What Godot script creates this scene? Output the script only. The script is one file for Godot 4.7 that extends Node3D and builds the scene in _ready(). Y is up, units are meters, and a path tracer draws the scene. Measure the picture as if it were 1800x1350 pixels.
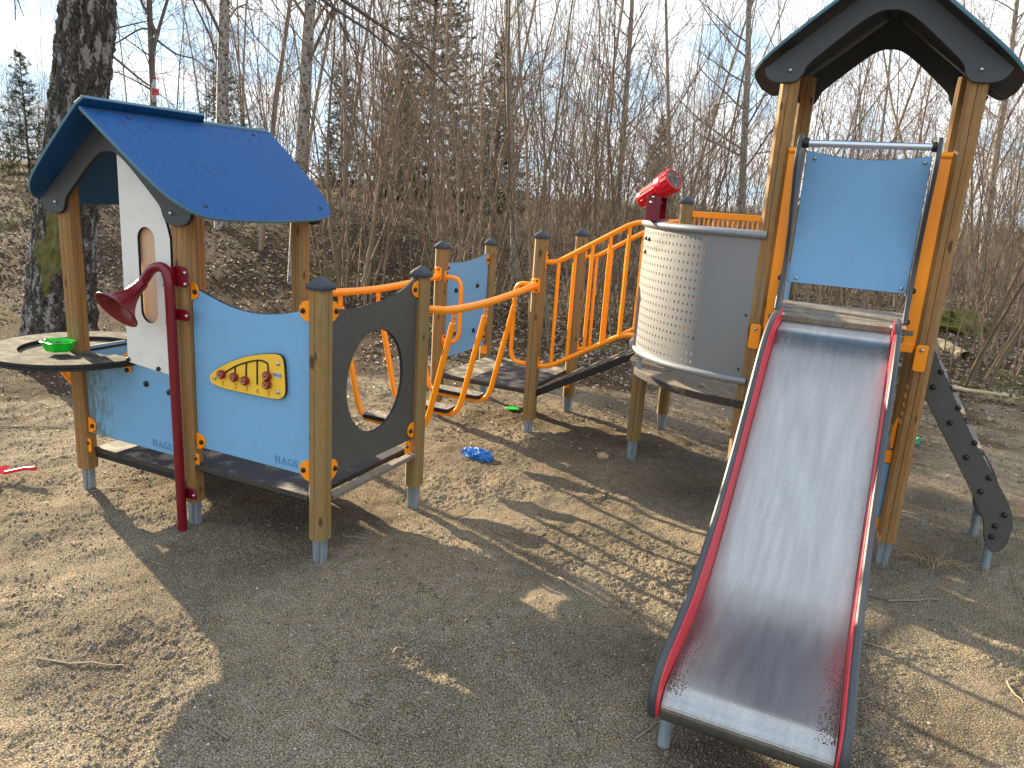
extends Node3D
# Playground in a bare spring wood. World: x = u (along the house front), z = -v (v leads away along the bridge), y up; y = 0 is the lower end of the wooden posts.

const MOD := 0.8245            # grid step of the play structure
const VG := 2.4344             # far end of the hanging bridge
const CAM := Vector3(2.1768, 1.6593, 2.6610)
const FWD := Vector2(-0.41696, 0.90893)    # ground direction of view (u, v)
const RGT := Vector2(0.90893, 0.41696)

var org := Vector3.ZERO
var rng := RandomNumberGenerator.new()
var n_low := FastNoiseLite.new()
var n_mid := FastNoiseLite.new()
var n_fine := FastNoiseLite.new()
var n_ridge := FastNoiseLite.new()
var n_bank := FastNoiseLite.new()
var n_grain := FastNoiseLite.new()
var names := {}
var M := {}

# ---------------------------------------------------------------- mesh helpers
class Surf:
	var mat: Material
	var v := PackedVector3Array()
	var n := PackedVector3Array()
	var t := PackedVector2Array()
	var c := PackedColorArray()

class MB:
	var list: Array = []
	var s: Surf
	var tint := Color.WHITE
	var use_color := false
	func mat(m: Material) -> MB:
		for q in list:
			if q.mat == m:
				s = q
				return self
		s = Surf.new()
		s.mat = m
		list.append(s)
		return self
	func tri(a: Vector3, b: Vector3, c: Vector3, na: Vector3, nb: Vector3, nc: Vector3, ta := Vector2.ZERO, tb := Vector2.ZERO, tc := Vector2.ZERO) -> void:
		if (c - a).cross(b - a).dot(na + nb + nc) < 0.0:
			var x := b
			b = c
			c = x
			x = nb
			nb = nc
			nc = x
			var y := tb
			tb = tc
			tc = y
		s.v.append(a); s.v.append(b); s.v.append(c)
		s.n.append(na); s.n.append(nb); s.n.append(nc)
		s.t.append(ta); s.t.append(tb); s.t.append(tc)
		if use_color:
			s.c.append(tint); s.c.append(tint); s.c.append(tint)
	func flat(a: Vector3, b: Vector3, c: Vector3, toward: Vector3, ta := Vector2.ZERO, tb := Vector2.ZERO, tc := Vector2.ZERO) -> void:
		var n := (b - a).cross(c - a)
		if n.length_squared() < 1e-18:
			return
		n = n.normalized()
		if n.dot(toward) < 0.0:
			n = -n
		tri(a, b, c, n, n, n, ta, tb, tc)
	func quad(a: Vector3, b: Vector3, c: Vector3, d: Vector3, toward: Vector3, ta := Vector2.ZERO, tb := Vector2.ZERO, tc := Vector2.ZERO, td := Vector2.ZERO) -> void:
		flat(a, b, c, toward, ta, tb, tc)
		flat(a, c, d, toward, ta, tc, td)
	# chamfered box, size along the axes of the frame
	func box(f: Transform3D, size: Vector3, bev := 0.003) -> void:
		var h := size * 0.5
		bev = minf(bev, minf(h.x, minf(h.y, h.z)) * 0.9)
		for ax in 3:
			for sg in [-1.0, 1.0]:
				var n := Vector3.ZERO
				n[ax] = sg
				var i := (ax + 1) % 3
				var j := (ax + 2) % 3
				var p: Array = []
				for k in [[-1, -1], [1, -1], [1, 1], [-1, 1]]:
					var q := Vector3.ZERO
					q[ax] = sg * h[ax]
					q[i] = k[0] * (h[i] - bev)
					q[j] = k[1] * (h[j] - bev)
					p.append(q)
				var wn := f.basis * n
				var u: Array = []
				for q in p:
					u.append(Vector2(q[i], q[j]) if ax != 0 else Vector2(q[j], q[i]))
				quad(f * p[0], f * p[1], f * p[2], f * p[3], wn, u[0], u[1], u[2], u[3])
		# edges
		for ax in 3:
			var i := (ax + 1) % 3
			var j := (ax + 2) % 3
			for si in [-1.0, 1.0]:
				for sj in [-1.0, 1.0]:
					var a := Vector3.ZERO
					a[i] = si * h[i]; a[j] = sj * (h[j] - bev); a[ax] = -(h[ax] - bev)
					var b := Vector3.ZERO
					b[i] = si * (h[i] - bev); b[j] = sj * h[j]; b[ax] = -(h[ax] - bev)
					var a2 := a
					a2[ax] = -a[ax]
					var b2 := b
					b2[ax] = -b[ax]
					var n := Vector3.ZERO
					n[i] = si; n[j] = sj
					quad(f * a, f * b, f * b2, f * a2, f.basis * n, Vector2(0, a[ax]), Vector2(bev, a[ax]), Vector2(bev, a2[ax]), Vector2(0, a2[ax]))
		for sx in [-1.0, 1.0]:
			for sy in [-1.0, 1.0]:
				for sz in [-1.0, 1.0]:
					var sv := Vector3(sx, sy, sz)
					flat(f * (sv * Vector3(h.x, h.y - bev, h.z - bev)), f * (sv * Vector3(h.x - bev, h.y, h.z - bev)), f * (sv * Vector3(h.x - bev, h.y - bev, h.z)), f.basis * sv)
	# flat plate: polygon in the frame's xy, thickness along z; faces and edge can differ
	func plate(poly: PackedVector2Array, f: Transform3D, thick: float, face: Material, edge: Material, bev := 0.002, hole := PackedVector2Array()) -> void:
		if Geometry2D.is_polygon_clockwise(poly):
			poly = poly.duplicate()
			poly.reverse()
		var inner := inset(poly, bev)
		var hz := thick * 0.5
		var hin := PackedVector2Array()
		if hole.size():
			if Geometry2D.is_polygon_clockwise(hole):
				hole = hole.duplicate()
				hole.reverse()
			hin = inset(hole, -bev)
		mat(face)
		for sg in [1.0, -1.0]:
			var wn: Vector3 = f.basis.z * sg
			if hole.size():
				var ring := rings(inner, hin)
				var k := ring.size()
				for i in k:
					var o0: Vector2 = ring[i][0]
					var i0: Vector2 = ring[i][1]
					var o1: Vector2 = ring[(i + 1) % k][0]
					var i1: Vector2 = ring[(i + 1) % k][1]
					quad(f * Vector3(o0.x, o0.y, hz * sg), f * Vector3(o1.x, o1.y, hz * sg), f * Vector3(i1.x, i1.y, hz * sg), f * Vector3(i0.x, i0.y, hz * sg), wn, o0, o1, i1, i0)
			else:
				var ix := Geometry2D.triangulate_polygon(inner)
				if ix.size() == 0:
					print("no triangles for a plate of ", poly.size())
				for i in range(0, ix.size(), 3):
					var a := inner[ix[i]]
					var b := inner[ix[i + 1]]
					var c := inner[ix[i + 2]]
					flat(f * Vector3(a.x, a.y, hz * sg), f * Vector3(b.x, b.y, hz * sg), f * Vector3(c.x, c.y, hz * sg), wn, a, b, c)
		mat(edge)
		border(poly, inner, f, hz, bev, 1.0)
		if hole.size():
			border(hole, hin, f, hz, bev, -1.0)
	func border(poly: PackedVector2Array, inner: PackedVector2Array, f: Transform3D, hz: float, bev: float, outward: float) -> void:
		var k := poly.size()
		var run := 0.0
		for i in k:
			var a := poly[i]
			var b := poly[(i + 1) % k]
			var e := (b - a)
			if e.length() < 1e-6:
				continue
			var n2 := Vector2(e.y, -e.x).normalized() * outward
			var wn := f.basis * Vector3(n2.x, n2.y, 0)
			var l := e.length()
			quad(f * Vector3(a.x, a.y, -hz + bev), f * Vector3(b.x, b.y, -hz + bev), f * Vector3(b.x, b.y, hz - bev), f * Vector3(a.x, a.y, hz - bev), wn, Vector2(run, 0), Vector2(run + l, 0), Vector2(run + l, 2 * hz), Vector2(run, 2 * hz))
			var ia := inner[i]
			var ib := inner[(i + 1) % k]
			for sg in [-1.0, 1.0]:
				var zz: float = sg * hz
				var z2: float = sg * (hz - bev)
				quad(f * Vector3(a.x, a.y, z2), f * Vector3(b.x, b.y, z2), f * Vector3(ib.x, ib.y, zz), f * Vector3(ia.x, ia.y, zz), wn + f.basis.z * sg, Vector2(run, 0), Vector2(run + l, 0), Vector2(run + l, bev), Vector2(run, bev))
			run += l
	func inset(p: PackedVector2Array, d: float) -> PackedVector2Array:
		var r := PackedVector2Array()
		var k := p.size()
		for i in k:
			var e0 := (p[i] - p[(i + k - 1) % k]).normalized()
			var e1 := (p[(i + 1) % k] - p[i]).normalized()
			var n0 := Vector2(-e0.y, e0.x)
			var n1 := Vector2(-e1.y, e1.x)
			var m := (n0 + n1)
			var q := maxf(m.length_squared() * 0.5, 0.35)
			r.append(p[i] + m / q * d)
		return r
	# pairs of (outer, inner) points by angle round the hole
	func rings(outer: PackedVector2Array, hole: PackedVector2Array) -> Array:
		var c := Vector2.ZERO
		for p in hole:
			c += p
		c /= hole.size()
		var ang: Array = []
		for p in outer:
			ang.append((p - c).angle())
		for p in hole:
			ang.append((p - c).angle())
		ang.sort()
		var r: Array = []
		var last := -100.0
		for a in ang:
			if a - last < 1e-5:
				continue
			last = a
			var d := Vector2.from_angle(a)
			r.append([cast(outer, c, d), cast(hole, c, d)])
		return r
	func cast(p: PackedVector2Array, c: Vector2, d: Vector2) -> Vector2:
		var best := -1.0
		var k := p.size()
		for i in k:
			var a := p[i] - c
			var e := p[(i + 1) % k] - p[i]
			var den := d.cross(e)
			if absf(den) < 1e-12:
				continue
			var t := a.cross(e) / den
			var w := a.cross(d) / den
			if t > 0.0 and w >= -1e-5 and w <= 1.00001:
				best = maxf(best, t)
		return c + d * best
	func tube(pts: PackedVector3Array, rad, sides := 10, cap := true) -> void:
		var k := pts.size()
		var dirs := PackedVector3Array()
		for i in k:
			dirs.append((pts[mini(i + 1, k - 1)] - pts[maxi(i - 1, 0)]).normalized())
		var x := dirs[0].cross(Vector3.UP if absf(dirs[0].y) < 0.9 else Vector3.RIGHT).normalized()
		var prev := PackedVector3Array()
		var prevn := PackedVector3Array()
		var run := 0.0
		for i in k:
			x = (x - dirs[i] * x.dot(dirs[i])).normalized()
			var y := dirs[i].cross(x)
			var r: float = rad if rad is float else rad[i]
			var ring := PackedVector3Array()
			var rn := PackedVector3Array()
			for q in sides + 1:
				var a := TAU * q / sides
				var n := x * cos(a) + y * sin(a)
				rn.append(n)
				ring.append(pts[i] + n * r)
			if i:
				var l := pts[i].distance_to(pts[i - 1])
				for q in sides:
					var u0 := TAU * r * q / sides
					var u1 := TAU * r * (q + 1) / sides
					tri(prev[q], prev[q + 1], ring[q + 1], prevn[q], prevn[q + 1], rn[q + 1], Vector2(u0, run), Vector2(u1, run), Vector2(u1, run + l))
					tri(prev[q], ring[q + 1], ring[q], prevn[q], rn[q + 1], rn[q], Vector2(u0, run), Vector2(u1, run + l), Vector2(u0, run + l))
				run += l
			if cap and (i == 0 or i == k - 1):
				var nn := -dirs[0] if i == 0 else dirs[k - 1]
				for q in sides:
					tri(pts[i], ring[q], ring[q + 1], nn, nn, nn)
			prev = ring
			prevn = rn
	# lathe round the frame's y axis, profile of (radius, height)
	func lathe(prof: PackedVector2Array, f: Transform3D, segs := 16, smooth := true) -> void:
		var k := prof.size()
		var nr := PackedVector2Array()
		for i in k:
			var a := prof[maxi(i - 1, 0)]
			var b := prof[mini(i + 1, k - 1)]
			var e := b - a
			nr.append(Vector2(e.y, -e.x).normalized())
		for i in k - 1:
			var fn := (prof[i + 1] - prof[i])
			if fn.length() < 1e-7:
				continue
			fn = Vector2(fn.y, -fn.x).normalized()
			var n0 := nr[i] if smooth else fn
			var n1 := nr[i + 1] if smooth else fn
			for q in segs:
				var a0 := TAU * q / segs
				var a1 := TAU * (q + 1) / segs
				var d0 := Vector3(cos(a0), 0, sin(a0))
				var d1 := Vector3(cos(a1), 0, sin(a1))
				var p00 := f * (d0 * prof[i].x + Vector3(0, prof[i].y, 0))
				var p01 := f * (d1 * prof[i].x + Vector3(0, prof[i].y, 0))
				var p10 := f * (d0 * prof[i + 1].x + Vector3(0, prof[i + 1].y, 0))
				var p11 := f * (d1 * prof[i + 1].x + Vector3(0, prof[i + 1].y, 0))
				var m00 := f.basis * (d0 * n0.x + Vector3(0, n0.y, 0))
				var m01 := f.basis * (d1 * n0.x + Vector3(0, n0.y, 0))
				var m10 := f.basis * (d0 * n1.x + Vector3(0, n1.y, 0))
				var m11 := f.basis * (d1 * n1.x + Vector3(0, n1.y, 0))
				if prof[i].x > 1e-6:
					tri(p00, p01, p11, m00, m01, m11, Vector2(a0, prof[i].y), Vector2(a1, prof[i].y), Vector2(a1, prof[i + 1].y))
				if prof[i + 1].x > 1e-6:
					tri(p00, p11, p10, m00, m11, m10, Vector2(a0, prof[i].y), Vector2(a1, prof[i + 1].y), Vector2(a0, prof[i + 1].y))

func mesh_of(b: MB, shift := Vector3.ZERO) -> ArrayMesh:
	var am := ArrayMesh.new()
	for s in b.list:
		if s.v.size() == 0:
			continue
		var arr := []
		arr.resize(Mesh.ARRAY_MAX)
		var vv: PackedVector3Array = s.v
		if shift != Vector3.ZERO:
			vv = Transform3D(Basis(), -shift) * vv
		arr[Mesh.ARRAY_VERTEX] = vv
		arr[Mesh.ARRAY_NORMAL] = s.n
		arr[Mesh.ARRAY_TEX_UV] = s.t
		if s.c.size() == s.v.size():
			arr[Mesh.ARRAY_COLOR] = s.c
		am.add_surface_from_arrays(Mesh.PRIMITIVE_TRIANGLES, arr)
		am.surface_set_material(am.get_surface_count() - 1, s.mat)
	return am

func numbered(called: String) -> String:
	if not names.has(called):
		names[called] = 0
		return called
	names[called] += 1
	return "%s_%03d" % [called, names[called]]

func tag(o: Node3D, label: String, category := "", group := "", kind := "") -> Node3D:
	if label: o.set_meta("label", label)
	if category: o.set_meta("category", category)
	if group: o.set_meta("group", group)
	if kind: o.set_meta("kind", kind)
	return o

func thing(called: String, at: Vector3, label: String, category: String, group := "") -> Node3D:
	var o := Node3D.new()
	o.name = numbered(called)
	add_child(o)
	o.position = at
	org = at
	tag(o, label, category, group)
	return o

func put(b: MB, called: String, parent: Node3D) -> MeshInstance3D:
	var o := MeshInstance3D.new()
	o.name = called
	o.mesh = mesh_of(b, org)
	parent.add_child(o, true)
	return o

func solo(b: MB, called: String, at: Vector3, label: String, category: String, group := "", kind := "") -> MeshInstance3D:
	var o := MeshInstance3D.new()
	o.name = numbered(called)
	o.mesh = mesh_of(b, at)
	o.position = at
	add_child(o)
	tag(o, label, category, group, kind)
	return o

func W(u: float, y: float, v: float) -> Vector3:
	return Vector3(u, y, -v)
func face_v(v: float) -> Transform3D:      # polygon (u, y), z towards -v
	return Transform3D(Basis.IDENTITY, Vector3(0, 0, -v))
func face_u(u: float) -> Transform3D:      # polygon (v, y), z towards +u
	return Transform3D(Basis(Vector3(0, 0, -1), Vector3(0, 1, 0), Vector3(1, 0, 0)), Vector3(u, 0, 0))
func face_y(y: float) -> Transform3D:      # polygon (u, v), z up
	return Transform3D(Basis(Vector3(1, 0, 0), Vector3(0, 0, -1), Vector3(0, 1, 0)), Vector3(0, y, 0))
func axis(at: Vector3, dir: Vector3) -> Transform3D:   # y along dir
	var y := dir.normalized()
	var x := y.cross(Vector3.UP if absf(y.y) < 0.9 else Vector3.RIGHT).normalized()
	return Transform3D(Basis(x, y, x.cross(y)), at)
func P2(a: Array) -> PackedVector2Array:
	var r := PackedVector2Array()
	for i in range(0, a.size(), 2):
		r.append(Vector2(a[i], a[i + 1]))
	return r
func round_poly(p: PackedVector2Array, rad: Array, seg := 5) -> PackedVector2Array:
	var r := PackedVector2Array()
	var k := p.size()
	for i in k:
		var q: float = rad[i] if i < rad.size() else 0.0
		if q <= 0.0:
			r.append(p[i])
			continue
		var a := p[(i + k - 1) % k]
		var b := p[(i + 1) % k]
		var da := (a - p[i]).normalized()
		var db := (b - p[i]).normalized()
		var s := p[i] + da * minf(q, a.distance_to(p[i]) * 0.49)
		var e := p[i] + db * minf(q, b.distance_to(p[i]) * 0.49)
		for j in seg + 1:
			var t := float(j) / seg
			r.append(s.lerp(p[i], t).lerp(p[i].lerp(e, t), t))
	return r
func fillet(p: Array, rad: float, seg := 6) -> PackedVector3Array:
	var r := PackedVector3Array()
	for i in p.size():
		if i == 0 or i == p.size() - 1:
			r.append(p[i])
			continue
		var c: Vector3 = p[i]
		var a: Vector3 = p[i - 1]
		var b: Vector3 = p[i + 1]
		var s := c + (a - c).normalized() * minf(rad, a.distance_to(c) * 0.49)
		var e := c + (b - c).normalized() * minf(rad, b.distance_to(c) * 0.49)
		for j in seg + 1:
			var t := float(j) / seg
			r.append(s.lerp(c, t).lerp(c.lerp(e, t), t))
	return r
func curve(p: Array, seg := 6) -> PackedVector3Array:   # Catmull-Rom
	var r := PackedVector3Array()
	for i in p.size() - 1:
		var a: Vector3 = p[maxi(i - 1, 0)]
		var b: Vector3 = p[i]
		var c: Vector3 = p[i + 1]
		var d: Vector3 = p[mini(i + 2, p.size() - 1)]
		for j in seg:
			r.append(b.cubic_interpolate(c, a, d, float(j) / seg))
	r.append(p[-1])
	return r
func curve2(p: PackedVector2Array, seg := 5) -> PackedVector2Array:
	var q: Array = []
	for a in p:
		q.append(Vector3(a.x, a.y, 0))
	var r := PackedVector2Array()
	for a in curve(q, seg):
		r.append(Vector2(a.x, a.y))
	return r

# ---------------------------------------------------------------- materials
func lin(r: float, g: float, b: float) -> Color:
	return Color(r, g, b).linear_to_srgb()
func paint(col: Color, rough := 0.45, metal := 0.0) -> StandardMaterial3D:
	var m := StandardMaterial3D.new()
	m.albedo_color = col
	m.roughness = rough
	m.metallic = metal
	return m
func noise(freq: float, sd: int, oct := 4, kind := FastNoiseLite.TYPE_SIMPLEX_SMOOTH) -> FastNoiseLite:
	var n := FastNoiseLite.new()
	n.noise_type = kind
	n.seed = sd
	n.frequency = freq
	n.fractal_octaves = oct
	return n
# picture from a function of (x, y) in 0..1 that tiles roughly; returns colours in sRGB
func picture(w: int, h: int, fn: Callable) -> ImageTexture:
	var d := PackedByteArray()
	d.resize(w * h * 3)
	var i := 0
	for y in h:
		for x in w:
			var c: Color = fn.call(float(x), float(y))
			d[i] = int(clampf(c.r, 0, 1) * 255.0)
			d[i + 1] = int(clampf(c.g, 0, 1) * 255.0)
			d[i + 2] = int(clampf(c.b, 0, 1) * 255.0)
			i += 3
	return ImageTexture.create_from_image(Image.create_from_data(w, h, false, Image.FORMAT_RGB8, d))
func tile(n: FastNoiseLite, x: float, y: float, w: float, h: float, sx := 1.0, sy := 1.0) -> float:
	# seamless in both directions by blending
	var fx := x / w
	var fy := y / h
	var a := n.get_noise_2d(x * sx, y * sy)
	var b := n.get_noise_2d((x - w) * sx, y * sy)
	var c := n.get_noise_2d(x * sx, (y - h) * sy)
	var d := n.get_noise_2d((x - w) * sx, (y - h) * sy)
	return lerpf(lerpf(a, b, fx), lerpf(c, d, fx), fy)

func wood_tex(sd: int, light: Color, dark: Color, grey: Color, weather: float) -> ImageTexture:
	var n1 := noise(0.035, sd, 4)
	var n2 := noise(0.012, sd + 7, 3)
	var n3 := noise(0.25, sd + 3, 2)
	var knots: Array = []
	var r := RandomNumberGenerator.new()
	r.seed = sd
	for i in 9:
		knots.append(Vector3(r.randf_range(20, 236), r.randf_range(30, 990), r.randf_range(5, 9)))
	return picture(256, 1024, func(x: float, y: float) -> Color:
		var wob := 7.0 * n2.get_noise_2d(x * 0.5, y * 0.35)
		var kd := 0.0
		for k in knots:
			var q := Vector2(x - k.x, (y - k.y) * 0.55).length()
			if q < 40.0:
				wob += 14.0 * exp(-q * q / 260.0)
				kd = maxf(kd, smoothstep(k.z + 2.0, k.z - 2.0, q))
		var g := tile(n1, x + wob, y, 256, 1024, 5.0, 0.12) * 0.6 + n3.get_noise_2d(x * 3.0, y * 0.12) * 0.4
		var c := light.lerp(dark, clampf(0.45 + g * 0.9, 0, 1))
		var w := clampf(weather + 1.1 * tile(n2, x, y, 256, 1024, 1.6, 0.5), 0, 1)
		c = c.lerp(grey.darkened(0.25 * clampf(g + 0.4, 0, 1)), w)
		return c.lerp(dark.darkened(0.45), kd * 0.8))

func make_materials() -> void:
	var wl := Color(0.66, 0.49, 0.27)
	var wd := Color(0.47, 0.32, 0.15)
	var wg := Color(0.56, 0.49, 0.37)
	M.wood = paint(Color.WHITE, 0.75)
	M.wood.albedo_texture = wood_tex(3, wl, wd, wg, 0.12)
	M.wood.uv1_scale = Vector3(2.6, 0.5, 1)
	M.wood_grey = paint(Color.WHITE, 0.8)
	M.wood_grey.albedo_texture = wood_tex(11, Color(0.64, 0.50, 0.27), Color(0.45, 0.33, 0.15), Color(0.55, 0.49, 0.37), 0.30)
	M.wood_grey.uv1_scale = Vector3(2.6, 0.5, 1)
	# laminate boards
	var na := noise(0.01, 5, 4)
	var nb := noise(0.06, 9, 3)
	var streak := func(base: Color, dirt: Color, amount: float, sd: int) -> ImageTexture:
		var n1 := noise(0.012, sd, 4)
		var n2 := noise(0.05, sd + 1, 4)
		return picture(512, 512, func(x: float, y: float) -> Color:
			var a := tile(n1, x, y, 512, 512)
			var b := tile(n2, x, y, 512, 512, 1.0, 1.0)
			var k := clampf((a + 0.35 * b) * 1.6 - 0.15, 0, 1) * amount
			return base.lerp(dirt, k).lightened(0.03 * b))
	M.blue = paint(Color.WHITE, 0.42)
	M.blue.albedo_texture = streak.call(Color(0.445, 0.645, 0.79), Color(0.43, 0.60, 0.72), 0.6, 21)
	M.blue_edge = paint(Color(0.16, 0.19, 0.22), 0.7)
	# lower board beside the counter: grey-green grime hangs at the corner post
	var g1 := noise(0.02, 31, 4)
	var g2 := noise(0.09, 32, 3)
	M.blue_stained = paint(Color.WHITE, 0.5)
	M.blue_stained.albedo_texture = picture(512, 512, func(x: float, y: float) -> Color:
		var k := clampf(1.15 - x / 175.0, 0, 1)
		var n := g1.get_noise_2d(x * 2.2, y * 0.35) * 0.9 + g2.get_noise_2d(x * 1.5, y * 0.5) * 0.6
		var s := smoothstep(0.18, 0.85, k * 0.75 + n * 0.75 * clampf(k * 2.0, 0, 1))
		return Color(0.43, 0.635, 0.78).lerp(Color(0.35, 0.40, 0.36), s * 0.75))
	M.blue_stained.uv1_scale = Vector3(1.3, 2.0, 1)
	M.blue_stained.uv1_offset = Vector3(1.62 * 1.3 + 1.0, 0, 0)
	M.blue_deep = paint(Color(0.15, 0.36, 0.62), 0.45)
	M.roof_blue = paint(Color.WHITE, 0.55)
	M.roof_blue.metallic_specular = 0.3
	var r1 := noise(0.02, 41, 4)
	var r2 := noise(0.07, 42, 3)
	M.roof_blue.albedo_texture = picture(512, 512, func(x: float, y: float) -> Color:
		var a := tile(r1, x, y, 512, 512, 1.6, 0.45)
		var b := tile(r2, x, y, 512, 512, 1.2, 0.5)
		var k := smoothstep(0.12, 0.5, a * 0.8 + b * 0.5)
		var c := Color(0.10, 0.30, 0.50).lerp(Color(0.06, 0.235, 0.425), k)
		return c.lerp(Color(0.72, 0.78, 0.84), smoothstep(0.80, 0.88, b * 1.35 - a * 0.3) * 0.7))
	M.roof_blue.uv1_scale = Vector3(1.1, 1.1, 1)
	M.teal_edge = paint(Color(0.30, 0.45, 0.50), 0.65)
	M.slate = paint(Color(0.16, 0.185, 0.20), 0.55)
	M.grey_board = paint(Color.WHITE, 0.5)
	M.grey_board.albedo_texture = streak.call(Color(0.305, 0.295, 0.275), Color(0.345, 0.33, 0.305), 0.8, 51)
	M.grey_dark = paint(Color(0.235, 0.245, 0.25), 0.5)
	M.grey_mid = paint(Color(0.40, 0.41, 0.42), 0.5)
	M.edge_dark = paint(Color(0.10, 0.095, 0.09), 0.7)
	M.white = paint(Color.WHITE, 0.45)
	M.white.albedo_texture = streak.call(Color(0.86, 0.85, 0.81), Color(0.78, 0.76, 0.70), 0.7, 61)
	M.beige = paint(Color(0.80, 0.66, 0.52), 0.6)
	M.orange = paint(Color(1.0, 0.585, 0.015), 0.33)
	M.red = paint(Color(0.43, 0.035, 0.105), 0.3)
	M.red_bright = paint(Color(0.84, 0.05, 0.13), 0.3)
	M.red_side = paint(Color(0.84, 0.17, 0.205), 0.45)
	M.black = paint(Color(0.075, 0.075, 0.08), 0.5)
	M.cap = paint(Color(0.17, 0.195, 0.215), 0.6)
	M.galv = paint(Color.WHITE, 0.55, 0.35)
	M.galv.albedo_texture = streak.call(Color(0.55, 0.59, 0.60), Color(0.42, 0.46, 0.48), 0.9, 71)
	M.steel = paint(Color(0.72, 0.73, 0.74), 0.32, 1.0)
	M.alu = paint(Color(0.78, 0.80, 0.83), 0.3, 0.9)
	M.barrel = paint(Color(0.49, 0.485, 0.475), 0.5, 0.1)
	M.barrel_rail = paint(Color(0.52, 0.525, 0.53), 0.4, 0.2)
	M.yellow = paint(Color(0.93, 0.74, 0.22), 0.42)
	M.yellow_print = paint(Color(0.70, 0.49, 0.10), 0.5)
	M.bead = paint(Color(0.50, 0.10, 0.09), 0.4)
	M.bead_face = paint(Color(0.66, 0.50, 0.33), 0.5)
	M.letter = paint(Color(0.29, 0.49, 0.63), 0.6)
	M.letter_white = paint(Color(0.72, 0.72, 0.66), 0.5)
	M.letter_blue = paint(Color(0.16, 0.24, 0.48), 0.5)
	M.green = paint(Color(0.10, 0.78, 0.16), 0.35)
	M.teal_toy = paint(Color(0.08, 0.66, 0.52), 0.4)
	M.toy_red = paint(Color(0.82, 0.08, 0.14), 0.4)
	M.glove = paint(Color(0.19, 0.46, 0.74), 0.6)
	M.stone = paint(Color(0.66, 0.58, 0.45), 0.85)
	M.lens = paint(Color(0.40, 0.33, 0.29), 0.35)
	M.rope = paint(Color(0.62, 0.54, 0.40), 0.9)
	M.bottle = paint(Color(0.93, 0.95, 0.96, 0.22), 0.08)
	M.bottle.transparency = BaseMaterial3D.TRANSPARENCY_ALPHA
	M.label = paint(Color(0.76, 0.12, 0.12), 0.5)
	# decks: grey board under trodden sand
	var d1 := noise(0.011, 81, 4)
	var d2 := noise(0.11, 82, 3)
	M.deck = paint(Color.WHITE, 0.8)
	M.deck.albedo_texture = picture(512, 512, func(x: float, y: float) -> Color:
		var a := tile(d1, x, y, 512, 512)
		var b := tile(d2, x, y, 512, 512)
		var s := smoothstep(-0.12, 0.22, a + 0.5 * b)
		return Color(0.20, 0.185, 0.17).lerp(Color(0.53, 0.475, 0.40), s).lightened(0.08 * b))
	M.deck.uv1_scale = Vector3(1.2, 1.2, 1)
	M.deck_wet = paint(Color.WHITE, 0.6)
	M.deck_wet.albedo_texture = picture(512, 512, func(x: float, y: float) -> Color:
		var a := tile(d1, x, y, 512, 512)
		var b := tile(d2, x, y, 512, 512)
		var s := smoothstep(0.10, 0.42, a + 0.45 * b)
		return Color(0.125, 0.12, 0.12).lerp(Color(0.42, 0.38, 0.33), s))
	M.deck_wet.uv1_scale = Vector3(0.9, 0.9, 1)
	M.deck_edge = paint(Color.WHITE, 0.8)
	M.deck_edge.albedo_texture = picture(256, 256, func(x: float, y: float) -> Color:
		var a := tile(d2, x, y, 256, 256)
		return Color(0.17, 0.145, 0.125).lerp(Color(0.34, 0.29, 0.24), smoothstep(-0.1, 0.3, a)))
	M.deck_edge.uv1_scale = Vector3(2.5, 2.5, 1)
	M.tread = paint(Color.WHITE, 0.8)
	M.tread.albedo_texture = picture(256, 256, func(x: float, y: float) -> Color:
		var a := tile(d1, x * 2.0, y * 2.0, 512, 512)
		var b := tile(d2, x, y, 256, 256)
		return Color(0.27, 0.26, 0.24).lerp(Color(0.52, 0.475, 0.40), smoothstep(-0.3, 0.25, a + 0.5 * b)))
	M.tread.uv1_scale = Vector3(4, 4, 1)
	M.counter = paint(Color.WHITE, 0.9)
	M.counter.metallic_specular = 0.2
	M.counter.albedo_texture = picture(256, 256, func(x: float, y: float) -> Color:
		var a := tile(d1, x * 2.0, y * 2.0, 512, 512)
		var b := tile(d2, x, y, 256, 256)
		return Color(0.25, 0.245, 0.235).lerp(Color(0.43, 0.395, 0.335), smoothstep(-0.15, 0.3, a + 0.6 * b)))
	M.counter.uv1_scale = Vector3(2, 2, 1)
	M.deck_wood = paint(Color.WHITE, 0.7)
	M.deck_wood.albedo_texture = wood_tex(19, Color(0.60, 0.53, 0.42), Color(0.34, 0.29, 0.23), Color(0.50, 0.47, 0.42), 0.5)
	M.deck_wood.uv1_scale = Vector3(1.2, 0.6, 1)
	# stainless chute: fine pressed dimples, scuffs
	var dim := Image.create_empty(512, 512, false, Image.FORMAT_L8)
	for y in 512:
		for x in 512:
			var a := sin((x + y) * TAU / 8.0) * sin((x - y) * TAU / 8.0)
			dim.set_pixel(x, y, Color(0.5 + 0.5 * a, 0, 0))
	var nm: Image = dim.duplicate()
	nm.convert(Image.FORMAT_RGBA8)
	nm.bump_map_to_normal_map(3.0)
	var c1 := noise(0.02, 91, 4)
	var c2 := noise(0.2, 92, 3)
	M.chute = paint(Color.WHITE, 1.0, 1.0)
	M.chute.albedo_texture = picture(256, 512, func(x: float, y: float) -> Color:
		var a := tile(c1, x, y, 256, 512, 2.2, 0.25)
		var b := tile(c2, x, y, 256, 512, 1.0, 1.0)
		var s := 0.62 + 0.07 * a + 0.05 * b
		return Color(s, s, s * 0.995))
	M.chute.roughness_texture = picture(256, 512, func(x: float, y: float) -> Color:
		var a := tile(c1, x, y, 256, 512, 2.6, 0.3)
		var s := 0.31 + 0.09 * a
		return Color(s, s, s))
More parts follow.
